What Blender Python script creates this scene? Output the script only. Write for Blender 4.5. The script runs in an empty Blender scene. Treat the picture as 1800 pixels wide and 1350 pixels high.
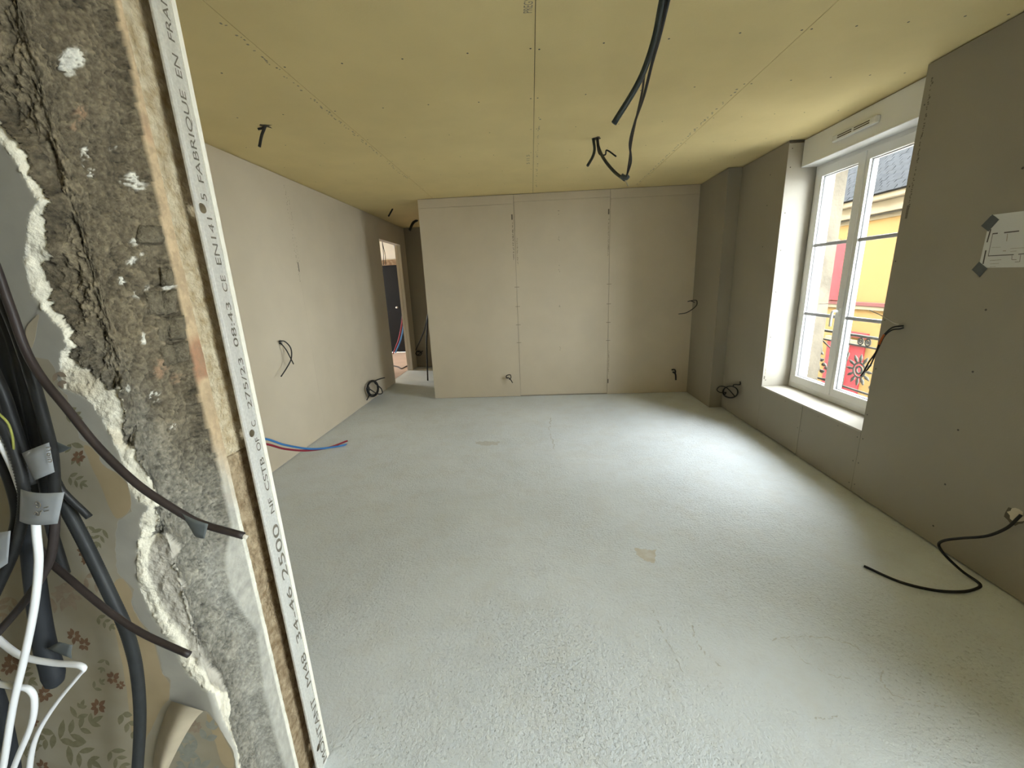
import bpy, bmesh, math, random
import numpy as np
from mathutils import Vector, Matrix

random.seed(7)
rng = np.random.RandomState(5)
scene = bpy.context.scene
COL = scene.collection

# ------------------------------------------------------------------ camera
CAM_H = 1.462
FPX = 700.88
YAW, PITCH, ROLL = (math.radians(a) for a in (-3.316, 14.044, -2.41))
_f = Vector((math.sin(YAW) * math.cos(PITCH), math.cos(YAW) * math.cos(PITCH), -math.sin(PITCH)))
_r = _f.cross(Vector((0, 0, 1))).normalized()
_u = _r.cross(_f)
R = math.cos(ROLL) * _r + math.sin(ROLL) * _u
U = -math.sin(ROLL) * _r + math.cos(ROLL) * _u
EYE = Vector((0, 0, CAM_H))
cam_data = bpy.data.cameras.new('camera')
cam_data.sensor_width = 36.0
cam_data.lens = FPX / 1800.0 * 36.0
cam_data.clip_start = 0.02
cam = bpy.data.objects.new('camera', cam_data)
COL.objects.link(cam)
cam.matrix_world = Matrix(((R.x, U.x, -_f.x, 0), (R.y, U.y, -_f.y, 0), (R.z, U.z, -_f.z, CAM_H), (0, 0, 0, 1)))
scene.camera = cam

# ------------------------------------------------------------------ sky, light, exposure
world = bpy.data.worlds.new('overcast_sky')
scene.world = world
world.use_nodes = True
_bg = world.node_tree.nodes['Background']
_bg.inputs[0].default_value = (0.93, 0.985, 1.03, 1)
_bg.inputs[1].default_value = 38.0
scene.view_settings.view_transform = 'Standard'
scene.view_settings.look = 'None'
scene.view_settings.gamma = 1.0
scene.view_settings.use_curve_mapping = False
scene.view_settings.exposure = 0.27
scene.cycles.max_bounces = 9
scene.cycles.diffuse_bounces = 5
scene.cycles.adaptive_threshold = .025
scene.cycles.transparent_max_bounces = 16
scene.cycles.sample_clamp_indirect = 8.0


def portal(name, loc, sx, sy, rot):
    l = bpy.data.lights.new(name, 'AREA')
    l.shape = 'RECTANGLE'
    l.size, l.size_y = sx, sy
    l.cycles.is_portal = True
    o = bpy.data.objects.new(name, l)
    o.location = loc
    o.rotation_euler = rot
    COL.objects.link(o)


# ------------------------------------------------------------------ pixel -> place helpers (1800 x 1350 frame)
def ray(px, py):
    return (px - 900.0) * R - (py - 675.0) * U + FPX * _f


def UX(px, py, x):
    d = ray(px, py); return EYE + d * (x / d.x)


def UY(px, py, y):
    d = ray(px, py); return EYE + d * (y / d.y)


def UZ(px, py, z):
    d = ray(px, py); return EYE + d * ((z - CAM_H) / d.z)


# ------------------------------------------------------------------ materials
def new_mat(name):
    m = bpy.data.materials.new(name)
    m.use_nodes = True
    nt = m.node_tree
    return m, nt, nt.nodes['Principled BSDF']


def lin(c):
    return tuple(((v / 255) / 12.92 if v / 255 <= .04045 else ((v / 255 + .055) / 1.055) ** 2.4) for v in c)


def mat(name, col, rough=0.85, metal=0.0, var=0.06, scale=6.0, bump=0.0, bscale=60.0, spec=0.3, detail=4.0, col2=None,
        vcol=None):
    """plain procedural surface: colour broken up by world-space noise, optional fine relief"""
    m, nt, b = new_mat(name)
    N, L = nt.nodes.new, nt.links.new
    geo = N('ShaderNodeNewGeometry')
    nz = N('ShaderNodeTexNoise')
    nz.inputs['Scale'].default_value = scale
    nz.inputs['Detail'].default_value = detail
    L(geo.outputs['Position'], nz.inputs['Vector'])
    ramp = N('ShaderNodeMix'); ramp.data_type = 'RGBA'
    c2 = col2 or tuple(max(0, c * (1 + var)) for c in col)
    c1 = col if col2 else tuple(max(0, c * (1 - var)) for c in col)
    ramp.inputs[6].default_value = (*c1, 1)
    ramp.inputs[7].default_value = (*c2, 1)
    mr = N('ShaderNodeMapRange')
    mr.inputs[1].default_value = .3; mr.inputs[2].default_value = .7
    L(nz.outputs[0], mr.inputs[0])
    L(mr.outputs[0], ramp.inputs[0])
    out = ramp.outputs[2]
    if vcol:
        at = N('ShaderNodeVertexColor'); at.layer_name = vcol
        mu = N('ShaderNodeMix'); mu.data_type = 'RGBA'; mu.blend_type = 'MULTIPLY'
        mu.inputs[0].default_value = 1
        L(out, mu.inputs[6]); L(at.outputs[0], mu.inputs[7])
        out = mu.outputs[2]
    L(out, b.inputs['Base Color'])
    b.inputs['Roughness'].default_value = rough
    b.inputs['Metallic'].default_value = metal
    b.inputs['Specular IOR Level'].default_value = spec
    if bump:
        n2 = N('ShaderNodeTexNoise')
        n2.inputs['Scale'].default_value = bscale
        n2.inputs['Detail'].default_value = 5
        L(geo.outputs['Position'], n2.inputs['Vector'])
        bp = N('ShaderNodeBump')
        bp.inputs['Strength'].default_value = 1
        bp.inputs['Distance'].default_value = bump
        L(n2.outputs[0], bp.inputs['Height'])
        L(bp.outputs[0], b.inputs['Normal'])
    return m


M = {}
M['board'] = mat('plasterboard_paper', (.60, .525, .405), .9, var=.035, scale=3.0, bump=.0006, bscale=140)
M['board_shaded'] = mat('plasterboard_shaded', (.32, .29, .23), .9, var=.03, scale=2.0, bump=.0004, bscale=140)  # same board as the others, darkened: right-wall shade put into the colour
M['reveal'] = mat('plasterboard_white', (.43, .40, .34), .9, var=.03, scale=3)
M['ceil'] = mat('ceiling_board_paper', (.74, .605, .31), .9, var=.05, scale=2.2, bump=.0005, bscale=120)
M['edge'] = mat('gypsum_core', (.78, .74, .64), .95, var=.06, scale=60)
M['gap'] = mat('joint_gap', (.10, .085, .06), .95, var=.1)
M['ink'] = mat('print_ink', (.16, .14, .11), .9, var=.3, scale=200)
M['ink_pale'] = mat('faded_print_ink', (.30, .26, .19), .9, var=.3, scale=200)
M['screw'] = mat('screw_head', (.09, .08, .07), .6, var=.2)
M['pvc'] = mat('white_pvc', (.80, .80, .78), .35, var=.01, spec=.5)
M['pvc_groove'] = mat('window_gasket', (.12, .12, .12), .6, var=.1)
M['glazing_bar'] = mat('glazing_bar_grey', (.42, .43, .46), .4, var=.03)
M['galv'] = mat('galvanised_steel', (.74, .73, .69), .45, metal=.5, var=.10, scale=160, spec=.5, detail=6)
M['black'] = mat('black_cable_sheath', (.018, .018, .018), .5, var=.3, scale=40, spec=.35)
M['black_soft'] = mat('dark_grey_conduit', (.020, .0215, .022), .55, var=.2, scale=40)
M['greenblack'] = mat('dark_green_conduit', (.026, .033, .031), .5, var=.15, scale=40)
M['brownblack'] = mat('brown_black_cable', (.030, .022, .020), .5, var=.2, scale=30)
M['bluegrey'] = mat('blue_grey_conduit', (.021, .0235, .028), .55, var=.15, scale=20)
M['white_cable'] = mat('white_cable_sheath', (.74, .74, .75), .45, var=.03, spec=.4)
M['yellowgreen'] = mat('yellow_green_wire', (.25, .25, .06), .5)
M['copper'] = mat('copper', (.55, .26, .13), .35, metal=.9)
M['orange'] = mat('orange_wire', (.42, .10, .02), .5)
M['wirewhite'] = mat('pale_wire', (.55, .50, .42), .5)
M['red_pipe'] = mat('red_pex', (.30, .03, .05), .4, var=.05)
M['blue_pipe'] = mat('blue_pex', (.05, .20, .50), .4, var=.05)
M['tape'] = mat('grey_tape', (.26, .27, .28), .35, var=.06, scale=30, spec=.5)
M['tape_dark'] = mat('dark_grey_tape', (.10, .11, .11), .45, var=.1, scale=30)
M['paper'] = mat('plan_paper', (.62, .62, .60), .8, var=.02)
M['insul'] = mat('mineral_wool', (.70, .61, .44), 1, col2=(.42, .31, .17), scale=45, bump=.010, bscale=130, detail=8)
M['insul2'] = mat('mineral_wool_brown', (.50, .39, .25), 1, col2=(.22, .15, .08), scale=45, bump=.010, bscale=130, detail=6)
M['mortar'] = mat('old_mortar', (.62, .62, .62), 1, col2=(1.15, 1.15, 1.15), scale=120, bump=.005, bscale=170, vcol='Col', detail=8)
M['plaster_break'] = mat('broken_plaster', (.86, .86, .86), 1, col2=(1, 1, 1), scale=60, bump=.003, bscale=160, vcol='Col', detail=6)
M['plaster_face'] = mat('bare_plaster_skim', (.85, .85, .85), .85, col2=(1, 1, 1), scale=14, bump=.0006, bscale=40, vcol='Col')
M['wallpaper'] = mat('old_wallpaper', (.36, .325, .255), .8, col2=(.28, .235, .16), scale=7, bump=.0005, bscale=30, detail=3)
M['paper_plain'] = mat('wallpaper_backing', (.33, .255, .15), .85, col2=(.40, .31, .19), scale=12)
M['paper_curl'] = mat('wallpaper_curl', (.42, .355, .255), .8, var=.10, scale=14)
M['leaf'] = mat('printed_leaf', (.17, .15, .085), .85, col2=(.22, .20, .125), scale=60)
M['leaf_brown'] = mat('printed_brown_leaf', (.25, .19, .135), .85, col2=(.32, .25, .18), scale=60)
M['leaf_grey'] = mat('printed_grey_leaf', (.22, .225, .19), .85, col2=(.29, .285, .24), scale=60)
M['flower'] = mat('printed_flower', (.20, .115, .062), .85, col2=(.15, .08, .045), scale=90)
M['lime'] = mat('tuffeau_stone', (.125, .105, .075), .95, col2=(.075, .063, .045), scale=8, bump=.004, bscale=30, detail=6)
M['yellow'] = mat('ochre_render', (.27, .168, .062), .95, var=.04, scale=1.5)
M['cream'] = mat('cream_stone', (.25, .21, .145), .95, var=.06, scale=3)
M['redpaint'] = mat('red_painted_wood', (.27, .030, .036), .6, var=.05)
M['maroon'] = mat('maroon_moulding', (.16, .055, .05), .8, var=.05)
M['slate'] = mat('slate', (.018, .019, .0205), .9, col2=(.032, .033, .035), scale=14, spec=.05)
M['iron'] = mat('grey_wrought_iron', (.066, .061, .05), .7, var=.1, spec=.1)
M['street'] = mat('street_paving', (.30, .29, .27), .95, var=.1)
M['render_ext'] = mat('exterior_render', (.36, .32, .25), .95, var=.08)
M['glass_dark'] = mat('dark_glazing', (.05, .055, .06), .1, spec=.6)
M['dark_wood'] = mat('black_door_paint', (.006, .006, .007), .5, var=.1)
M['beam'] = mat('old_beam', (.32, .24, .16), .9, col2=(.16, .09, .05), scale=16)
M['white_wall'] = mat('white_plaster', (.72, .68, .62), .9, var=.03)
M['pink_floor'] = mat('dusty_tile_floor', (.55, .42, .36), .8, var=.06, scale=4)
M['drybrick'] = mat('grooved_brick', (.20, .168, .115), 1, col2=(.115, .095, .062), scale=120, bump=.006, bscale=220)


def glass_mat(name, tr):
    m, nt, b = new_mat(name)
    nt.nodes.remove(b)
    N, L = nt.nodes.new, nt.links.new
    t = N('ShaderNodeBsdfTransparent'); t.inputs[0].default_value = (*tr, 1)
    g = N('ShaderNodeBsdfGlossy'); g.inputs['Roughness'].default_value = .02
    mx = N('ShaderNodeMixShader'); mx.inputs[0].default_value = .035
    L(t.outputs[0], mx.inputs[1]); L(g.outputs[0], mx.inputs[2])
    L(mx.outputs[0], nt.nodes['Material Output'].inputs[0])
    return m


M['glass'] = glass_mat('dimming_glass', (.80, .81, .805))  # tint added to dim the light through the main window
M['glass_clear'] = glass_mat('clear_glass', (.93, .95, .94))


def floor_mat():
    m, nt, b = new_mat('screed')
    N, L = nt.nodes.new, nt.links.new
    geo = N('ShaderNodeNewGeometry')

    def noise(s, d=5, rough=.55, vec=None):
        n = N('ShaderNodeTexNoise')
        n.inputs['Scale'].default_value = s
        n.inputs['Detail'].default_value = d
        n.inputs['Roughness'].default_value = rough
        L(vec or geo.outputs['Position'], n.inputs['Vector'])
        return n.outputs[0]

    def mr(v, a, c, lo=0., hi=1.):
        n = N('ShaderNodeMapRange')
        n.inputs[1].default_value = a; n.inputs[2].default_value = c
        n.inputs[3].default_value = lo; n.inputs[4].default_value = hi
        L(v, n.inputs[0]); return n.outputs[0]

    def mix(f, c1, c2):
        n = N('ShaderNodeMix'); n.data_type = 'RGBA'
        L(f, n.inputs[0])
        for i, c in ((6, c1), (7, c2)):
            if isinstance(c, tuple): n.inputs[i].default_value = (*c, 1)
            else: L(c, n.inputs[i])
        return n.outputs[2]

    def mth(op, a, c):
        n = N('ShaderNodeMath'); n.operation = op
        for i, v in ((0, a), (1, c)):
            if isinstance(v, (int, float)): n.inputs[i].default_value = v
            else: L(v, n.inputs[i])
        return n.outputs[0]
    big = mr(noise(.9, 4), .35, .65)
    col = mix(big, (.64, .68, .70), (.72, .76, .785))
    mid = mr(noise(6, 6, .65), .46, .70)
    col = mix(mth('MULTIPLY', mid, .30), col, (.58, .565, .515))
    # rough zones: pitted screed in patches
    zone = mr(noise(1.3, 3), .36, .60)
    pit = mr(noise(85, 4, .65), .56, .72)
    pit = mth('MULTIPLY', pit, mth('ADD', mth('MULTIPLY', zone, .8), .15))
    col = mix(mth('MULTIPLY', pit, .60), col, (.46, .455, .425))
    L(col, b.inputs['Base Color'])
    b.inputs['Roughness'].default_value = .82
    b.inputs['Specular IOR Level'].default_value = .35
    h = mth('ADD', mth('MULTIPLY', noise(24, 4, .5), .30), mth('MULTIPLY', noise(80, 4, .6), .35))
    h = mth('MULTIPLY', h, mth('ADD', mth('MULTIPLY', zone, .55), .55))
    h = mth('SUBTRACT', h, mth('MULTIPLY', pit, .20))
    bp = N('ShaderNodeBump'); bp.inputs['Strength'].default_value = 1.0
    bp.inputs['Distance'].default_value = .0145
    L(h, bp.inputs['Height']); L(bp.outputs[0], b.inputs['Normal'])
    return m


M['floor'] = floor_mat()
M['stain'] = mat('floor_stain', (.55, .51, .425), .9, col2=(.64, .63, .58), scale=26)
M['crack'] = mat('floor_crack', (.53, .535, .51), .95, var=.12, scale=80)


# ------------------------------------------------------------------ object helpers
WLOC = {}


def link(name, me, material, parent=None, smooth=False, pivot=None):
    """mesh data comes in world coordinates; the origin goes to the base of the thing"""
    n = len(me.vertices)
    co = np.empty(n * 3, 'f')
    me.vertices.foreach_get('co', co)
    co = co.reshape(-1, 3)
    lo, hi = co.min(0), co.max(0)
    c = Vector(pivot) if pivot is not None else Vector(((lo[0] + hi[0]) / 2, (lo[1] + hi[1]) / 2, lo[2]))
    co -= np.array(c, 'f')
    me.vertices.foreach_set('co', co.ravel())
    if material is not None:
        me.materials.append(M[material] if isinstance(material, str) else material)
    if smooth:
        me.polygons.foreach_set('use_smooth', [True] * len(me.polygons))
    me.update()
    o = bpy.data.objects.new(name, me)
    COL.objects.link(o)
    WLOC[o.name] = c
    if parent is not None:
        o.parent = parent
        o.location = c - WLOC[parent.name]
    else:
        o.location = c
    return o


def raw(name, V, F, material, parent=None, smooth=False, pivot=None):
    me = bpy.data.meshes.new(name)
    me.from_pydata([tuple(v) for v in V], [], [tuple(f) for f in F])
    me.validate()
    return link(name, me, material, parent, smooth, pivot)


def from_bm(name, bm, material, parent=None, smooth=False, pivot=None):
    me = bpy.data.meshes.new(name)
    bm.to_mesh(me); bm.free()
    return link(name, me, material, parent, smooth, pivot)


def empty(name, loc):
    o = bpy.data.objects.new(name, None)
    o.empty_display_size = .1
    o.location = loc
    COL.objects.link(o)
    WLOC[o.name] = Vector(loc)
    return o


def tag(o, label, cat=None, group=None, kind=None):
    if label: o['label'] = label
    if cat: o['category'] = cat
    if group: o['group'] = group
    if kind: o['kind'] = kind
    return o


def struct(o, label=None):
    o['kind'] = 'structure'
    if label: o['label'] = label
    return o


def bm_box(bm, lo, hi, bevel=0.0):
    lo, hi = Vector(lo), Vector(hi)
    r = bmesh.ops.create_cube(bm, size=1.0)
    s, c = hi - lo, (hi + lo) / 2
    for v in r['verts']:
        v.co = Vector((v.co.x * s.x, v.co.y * s.y, v.co.z * s.z)) + c
    if bevel:
        es = list({e for v in r['verts'] for e in v.link_edges})
        bmesh.ops.bevel(bm, geom=es, offset=bevel, segments=2, affect='EDGES', profile=.5)
    return bm


def box(name, lo, hi, material, parent=None, bevel=0.0, pivot=None):
    return from_bm(name, bm_box(bmesh.new(), lo, hi, bevel), material, parent, pivot=pivot)


def boxes(name, L, material, parent=None, bevel=0.0):
    bm = bmesh.new()
    for lo, hi in L: bm_box(bm, lo, hi, bevel)
    return from_bm(name, bm, material, parent)


def spline(pts, n=8):
    P = [Vector(p) for p in pts]
    if len(P) < 3:
        return [P[0].lerp(P[-1], i / n) for i in range(n + 1)]
    Q = [P[0] * 2 - P[1]] + P + [P[-1] * 2 - P[-2]]
    out = []
    for i in range(1, len(Q) - 2):
        a, b, c, d = Q[i - 1], Q[i], Q[i + 1], Q[i + 2]
        # centripetal-ish: shorten tangents to avoid overshoot
        l = (c - b).length
        m1 = (c - a) * (l / max(1e-6, (c - b).length + (b - a).length))
        m2 = (d - b) * (l / max(1e-6, (d - c).length + (c - b).length))
        for k in range(n):
            t = k / n
            out.append((2 * t**3 - 3 * t**2 + 1) * b + (t**3 - 2 * t**2 + t) * m1 + (-2 * t**3 + 3 * t**2) * c + (t**3 - t**2) * m2)
    out.append(P[-1])
    return out


def bm_tube(bm, path, rad, sides=8, cap=True):
    n = len(path)
    rads = rad if isinstance(rad, (list, tuple)) else [rad] * n
    rings = []
    t0 = (path[1] - path[0]).normalized()
    ref = Vector((0, 0, 1)) if abs(t0.z) < .9 else Vector((1, 0, 0))
    nrm = (ref - t0 * ref.dot(t0)).normalized()
    for i in range(n):
        t = (path[min(i + 1, n - 1)] - path[max(i - 1, 0)])
        t = t.normalized() if t.length > 1e-9 else t0
        nrm = nrm - t * nrm.dot(t)
        nrm = nrm.normalized() if nrm.length > 1e-6 else t.orthogonal().normalized()
        bn = t.cross(nrm)
        rings.append([bm.verts.new(path[i] + (nrm * math.cos(a) + bn * math.sin(a)) * rads[i])
                      for a in (2 * math.pi * k / sides for k in range(sides))])
    for i in range(n - 1):
        for k in range(sides):
            bm.faces.new((rings[i][k], rings[i][(k + 1) % sides], rings[i + 1][(k + 1) % sides], rings[i + 1][k]))
    if cap:
        bm.faces.new(rings[0][::-1]); bm.faces.new(rings[-1])


def tube(name, pts, rad, material, parent=None, n=8, sides=8, raws=False, pivot=None, corrugate=0.0, taper=None):
    path = [Vector(p) for p in pts] if raws else spline(pts, n)
    if corrugate:
        dense = []
        for a, b in zip(path, path[1:]):
            k = max(1, int((b - a).length / .0022))
            dense += [a.lerp(b, i / k) for i in range(k)]
        path = dense + [path[-1]]
        rads = [rad * (1 - corrugate * (i % 2)) for i in range(len(path))]
    else:
        rads = rad
    if taper:
        m = len(path)
        rads = [rad * float(np.interp(i / (m - 1), [a for a, _ in taper], [b for _, b in taper])) for i in range(m)]
    bm = bmesh.new()
    bm_tube(bm, path, rads, sides)
    return from_bm(name, bm, material, parent, smooth=True, pivot=pivot)


def text_mesh(name, s, size, origin, xdir, ydir, material, parent, width=None, spacing=1.0, lift=.0004, bold=0.0):
    cu = bpy.data.curves.new(name, 'FONT')
    cu.body = s
    cu.size = size
    cu.space_character = spacing
    cu.offset = bold
    o = bpy.data.objects.new(name, cu)
    COL.objects.link(o)
    dg = bpy.context.evaluated_depsgraph_get()
    dg.update()
    me = bpy.data.meshes.new_from_object(o.evaluated_get(dg))
    bpy.data.objects.remove(o)
    me.materials.clear()
    X, Y = Vector(xdir).normalized(), Vector(ydir).normalized()
    Z = X.cross(Y)
    xs = [v.co.x for v in me.vertices]
    x0, x1 = min(xs), max(xs)
    k = (width / (x1 - x0)) if width else 1.0
    for v in me.vertices:
        c = v.co.copy()
        v.co = Vector(origin) + X * ((c.x - x0) * k) + Y * c.y + Z * lift
    return link(name, me, material, parent)


def holes_in_panel(name, outer, circles, normal_axis, level, material, parent, thick):
    """flat plate in the plane axis=level with round holes; outer = 2-D corner list"""
    bm = bmesh.new()

    def to3(a, b, l):
        return Vector((l, a, b)) if normal_axis == 'x' else (Vector((a, l, b)) if normal_axis == 'y' else Vector((a, b, l)))
    loops = [outer] + [[(cx + r * math.cos(2 * math.pi * k / 20), cy + r * math.sin(2 * math.pi * k / 20)) for k in range(20)]
                       for cx, cy, r in circles]
    es = []
    for lp in loops:
        vs = [bm.verts.new(to3(a, b, level)) for a, b in lp]
        es += [bm.edges.new((vs[i], vs[(i + 1) % len(vs)])) for i in range(len(vs))]
    bmesh.ops.triangle_fill(bm, edges=es, use_beauty=True)
    r = bmesh.ops.extrude_face_region(bm, geom=bm.faces[:])
    d = to3(0, 0, thick)
    for g in r['geom']:
        if isinstance(g, bmesh.types.BMVert): g.co += d
    bmesh.ops.recalc_face_normals(bm, faces=bm.faces[:])
    return from_bm(name, bm, material, parent)


# ================================================================== THE ROOM
CEIL = 2.5
XL, XR, YB = -2.225, 2.12, 5.14
XBL = -1.346
G = .0015          # half joint gap
T = .0125          # board thickness

# ---- floor
fl = struct(raw('floor', [(-6, -3, 0), (2.6, -3, 0), (2.6, 10.5, 0), (-6, 10.5, 0)], [(0, 1, 2, 3)], 'floor', pivot=(0, 3, 0)),
            'pale grey rough screed floor')


def floor_patch(name, px, material, z=.0012):
    px = [((a[0] * (5 - k) + b[0] * k) / 5 + random.uniform(-1.6, 1.6), (a[1] * (5 - k) + b[1] * k) / 5 + random.uniform(-1.2, 1.2))
          for a, b in zip(px, px[1:] + px[:1]) for k in range(5)]
    return raw(name, [UZ(x, y, z) for x, y in px], [tuple(range(len(px)))], material, fl)


floor_patch('stain', [(1116, 964), (1136, 966), (1152, 967), (1153, 976), (1151, 990), (1141, 988), (1128, 982), (1119, 974)], 'stain')
floor_patch('stain', [(836, 777), (858, 775), (880, 777), (874, 782), (850, 783), (838, 781)], 'crack', .0011)


def crack(px, w=.006):
    path = []
    for (a, b) in zip(px, px[1:]):
        for k in range(9):
            t = k / 9
            path.append((a[0] + (b[0] - a[0]) * t + random.uniform(-2, 2), a[1] + (b[1] - a[1]) * t + random.uniform(-2, 2)))
    path.append(px[-1])
    pts = [UZ(x, y, .001) for x, y in path]
    V, F = [], []
    for i, p in enumerate(pts):
        t = (pts[min(i + 1, len(pts) - 1)] - pts[max(0, i - 1)]).normalized()
        s = Vector((-t.y, t.x, 0)) * w * random.uniform(.08, .5)
        V += [p - s, p + s]
        if i and random.random() < .66: F.append((2 * i - 2, 2 * i - 1, 2 * i + 1, 2 * i))
    raw('floor_crack', V, F, 'crack', fl)


crack([(1350, 1126), (1400, 1118), (1450, 1120), (1500, 1134), (1540, 1160), (1552, 1180), (1548, 1196), (1570, 1222), (1610, 1232), (1660, 1242)])
crack([(1392, 1137), (1410, 1160), (1450, 1182), (1480, 1192), (1510, 1196)], .004)
crack([(1218, 1100), (1222, 1125), (1240, 1150), (1268, 1171)], .008)
crack([(1146, 1072), (1160, 1100), (1180, 1140), (1204, 1185)], .006)
crack([(1432, 1262), (1455, 1264), (1472, 1258)], .007)
crack([(968, 735), (965, 755), (975, 790)], .012)

# ---- ceiling: slab and boards
ce = struct(box('ceiling', (-6, -3, CEIL + T), (2.6, 10.5, CEIL + .2), 'gap', pivot=(0, 3, CEIL + T)), 'yellow-green plasterboard ceiling')
A0 = .045
ceil_x = [(-6, -3.55), (-3.55, -2.355), (-2.355, -1.155), (-1.155, A0), (A0, A0 + 1.2), (A0 + 1.2, 2.6)]
for i, (x0, x1) in enumerate(ceil_x):
    for (y0, y1) in ((-3, .5), (.5, YB + .2), (YB + .2, 10.5)):
        bm = bm_box(bmesh.new(), (x0 + G, y0 + .0005, CEIL), (x1 - G, y1 - .0005, CEIL + T - .0002))
        from_bm('ceiling_board', bm, 'ceil', ce)
# screws
bm = bmesh.new()


def dot(bm, c, n, r=.0055, k=8):
    n = Vector(n); a = n.orthogonal().normalized(); b = n.cross(a)
    vs = [bm.verts.new(Vector(c) + n * .0006 + (a * math.cos(2 * math.pi * i / k) + b * math.sin(2 * math.pi * i / k)) * r) for i in range(k)]
    bm.faces.new(vs)


for y in (2.145, 2.64, 3.13, 3.63, 4.13, 4.63, 1.65):
    for x0, x1 in ceil_x[2:]:
        w = min(x1, 2.1) - x0
        for k in range(5):
            x = x0 + .02 + (w - .04) * k / 4 + random.uniform(-.02, .02) * (0 < k < 4)
            dot(bm, (x, y + random.uniform(-.008, .008), CEIL), (0, 0, -1), .0052 if y < 3 else .0042)
tag(from_bm('ceiling_screws', bm, 'screw', ce), None, kind='stuff')

# printed lettering on ceiling boards
text_mesh('printed_lettering', 'PREGY', .05, UZ(935, 22, CEIL), (UZ(937, 0, CEIL) - UZ(935, 22, CEIL)), (-1, 0, 0), 'ink_pale', ce, lift=.0006, width=.085)
text_mesh('printed_lettering', '5 11 5', .04, UZ(931, 288, CEIL), (0, -1, 0), (-1, 0, 0), 'ink_pale', ce, lift=.0006, width=.26)


def marks(parent, pts, n, w, ln, normal, material, jitter=.003, name='printed_marks', dens=.7):
    """rows of tiny faded print dashes along a line"""
    a, b = Vector(pts[0]), Vector(pts[1])
    d = (b - a).normalized()
    nn = Vector(normal); s = nn.cross(d)
    V, F = [], []
    L = (b - a).length
    for i in range(n):
        if random.random() > dens: continue
        p = a + d * (L * i / n) + s * random.uniform(-jitter, jitter) + nn * .0006
        l = ln * random.uniform(.4, 1.2); ww = w * random.uniform(.4, 1)
        k = len(V)
        V += [p, p + d * l, p + d * l + s * ww, p + s * ww]
        F.append((k, k + 1, k + 2, k + 3))
    o = raw(name, V, F, material, parent)
    o['kind'] = 'stuff'
    return o


DN = (0, 0, -1)
marks(ce, ((-1.185, 1.8, CEIL), (-1.185, 4.2, CEIL)), 150, .012, .012, DN, 'ink_pale', .012, dens=.55)
marks(ce, ((1.215, 2.7, CEIL), (1.215, 5.0, CEIL)), 120, .014, .014, DN, 'ink_pale', .008, dens=.6)
marks(ce, ((A0 + .03, 2.9, CEIL), (A0 + .03, 4.9, CEIL)), 80, .012, .014, DN, 'ink_pale', .006, dens=.5)

# ---- left wall (boards, joint every 1.2 m, doorway of the next room)
DY0, DY1, DZ = 6.12, 7.1, 2.19
wl = struct(boxes('wall_left', [((XL - .1, .93, 0), (XL - T, DY0, CEIL + T)), ((XL - .1, DY1, 0), (XL - T, 10, CEIL + T)),
                                ((XL - .1, DY0, DZ), (XL - T, DY1, CEIL + T))], 'board'), 'beige plasterboard wall on the left with a doorway at its far end')
jy = [.93, 1.5, 2.7, 3.88, 5.08, DY0]
for y0, y1 in zip(jy, jy[1:]):
    box('plasterboard', (XL - T, y0 + .0003, .006), (XL, y1 - .0003, CEIL - .006), 'board', wl, .0004)
box('plasterboard', (XL - T, DY0 + G, DZ), (XL, DY1 - G, CEIL - .006), 'board', wl, .0008)
box('plasterboard', (XL - T, DY1 + G, .006), (XL, 7.38, CEIL - .006), 'board', wl, .0008)
marks(wl, ((XL, 3.86, 2.42), (XL, 3.86, 1.55)), 60, .010, .010, (1, 0, 0), 'ink_pale', .010, dens=.55)
marks(wl, ((XL, 3.90, 2.35), (XL, 3.90, 1.75)), 40, .007, .010, (1, 0, 0), 'ink_pale', .006, dens=.5)
box('printed_bar', (XL, 3.872, 1.66), (XL + .0006, 3.884, 1.75), 'ink', wl)
# metal jamb studs at the doorway
boxes('jamb_stud', [((XL - .10, DY1 - .012, .01), (XL - .055, DY1, DZ))], 'galv', wl)
boxes('jamb_stud', [((XL - .05, DY1 - .012, .01), (XL - .005, DY1, DZ))], 'galv', wl)

# ---- back wall
wb = struct(box('wall_back', (XBL + .004, YB + T, 0), (2.2, YB + .09, CEIL + T), 'board_shaded'), 'beige plasterboard partition across the back of the room')
bx = [XBL, -.188, .955, 2.0]
for i, (x0, x1) in enumerate(zip(bx, bx[1:])):
    off = (0, .003, .001)[i]
    zb = (.004, .016, .004)[i]
    box('plasterboard', (x0 + (G if i else 0), YB + off, zb), (x1 - G, YB + T + .0005, 2.392 if i != 1 else 2.41), 'board', wb, .0012)
    box('plasterboard_strip', (x0 + (G if i else 0), YB + off, (2.394 if i != 1 else 2.412)), (x1 - G, YB + T + .0005, CEIL - .006), 'board', wb, .001)
FN = (0, -1, 0)
marks(wb, ((-.215, YB, 2.18), (-.215, YB, 1.75)), 50, .012, .008, FN, 'ink', .003, dens=.75)
marks(wb, ((-.165, YB, 2.0), (-.165, YB, 1.70)), 40, .010, .008, FN, 'ink_pale', .004, dens=.6)
box('printed_bar', (-.222, YB - .0006, 2.215), (-.206, YB, 2.275), 'ink', wb)
box('printed_bar', (.93, YB - .0006, 2.22), (.945, YB, 2.28), 'ink', wb)
marks(wb, ((.935, YB, 2.17), (.935, YB, 1.75)), 50, .012, .008, FN, 'ink_pale', .003, dens=.75)
marks(wb, ((.965, YB, .58), (.965, YB, .26)), 36, .012, .008, FN, 'ink_pale', .003, dens=.8)
box('printed_bar', (.958, YB - .0006, .15), (.972, YB, .205), 'ink', wb)
for z in (.72, .95, 1.18, 1.42):
    box('joint_mark', (-.215, YB - .0008, z), (-.155, YB, z + .007), 'ink_pale', wb)
    box('joint_mark', (.93, YB - .0008, z - .01), (.985, YB, z - .003), 'ink_pale', wb)
bm = bmesh.new()
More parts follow.
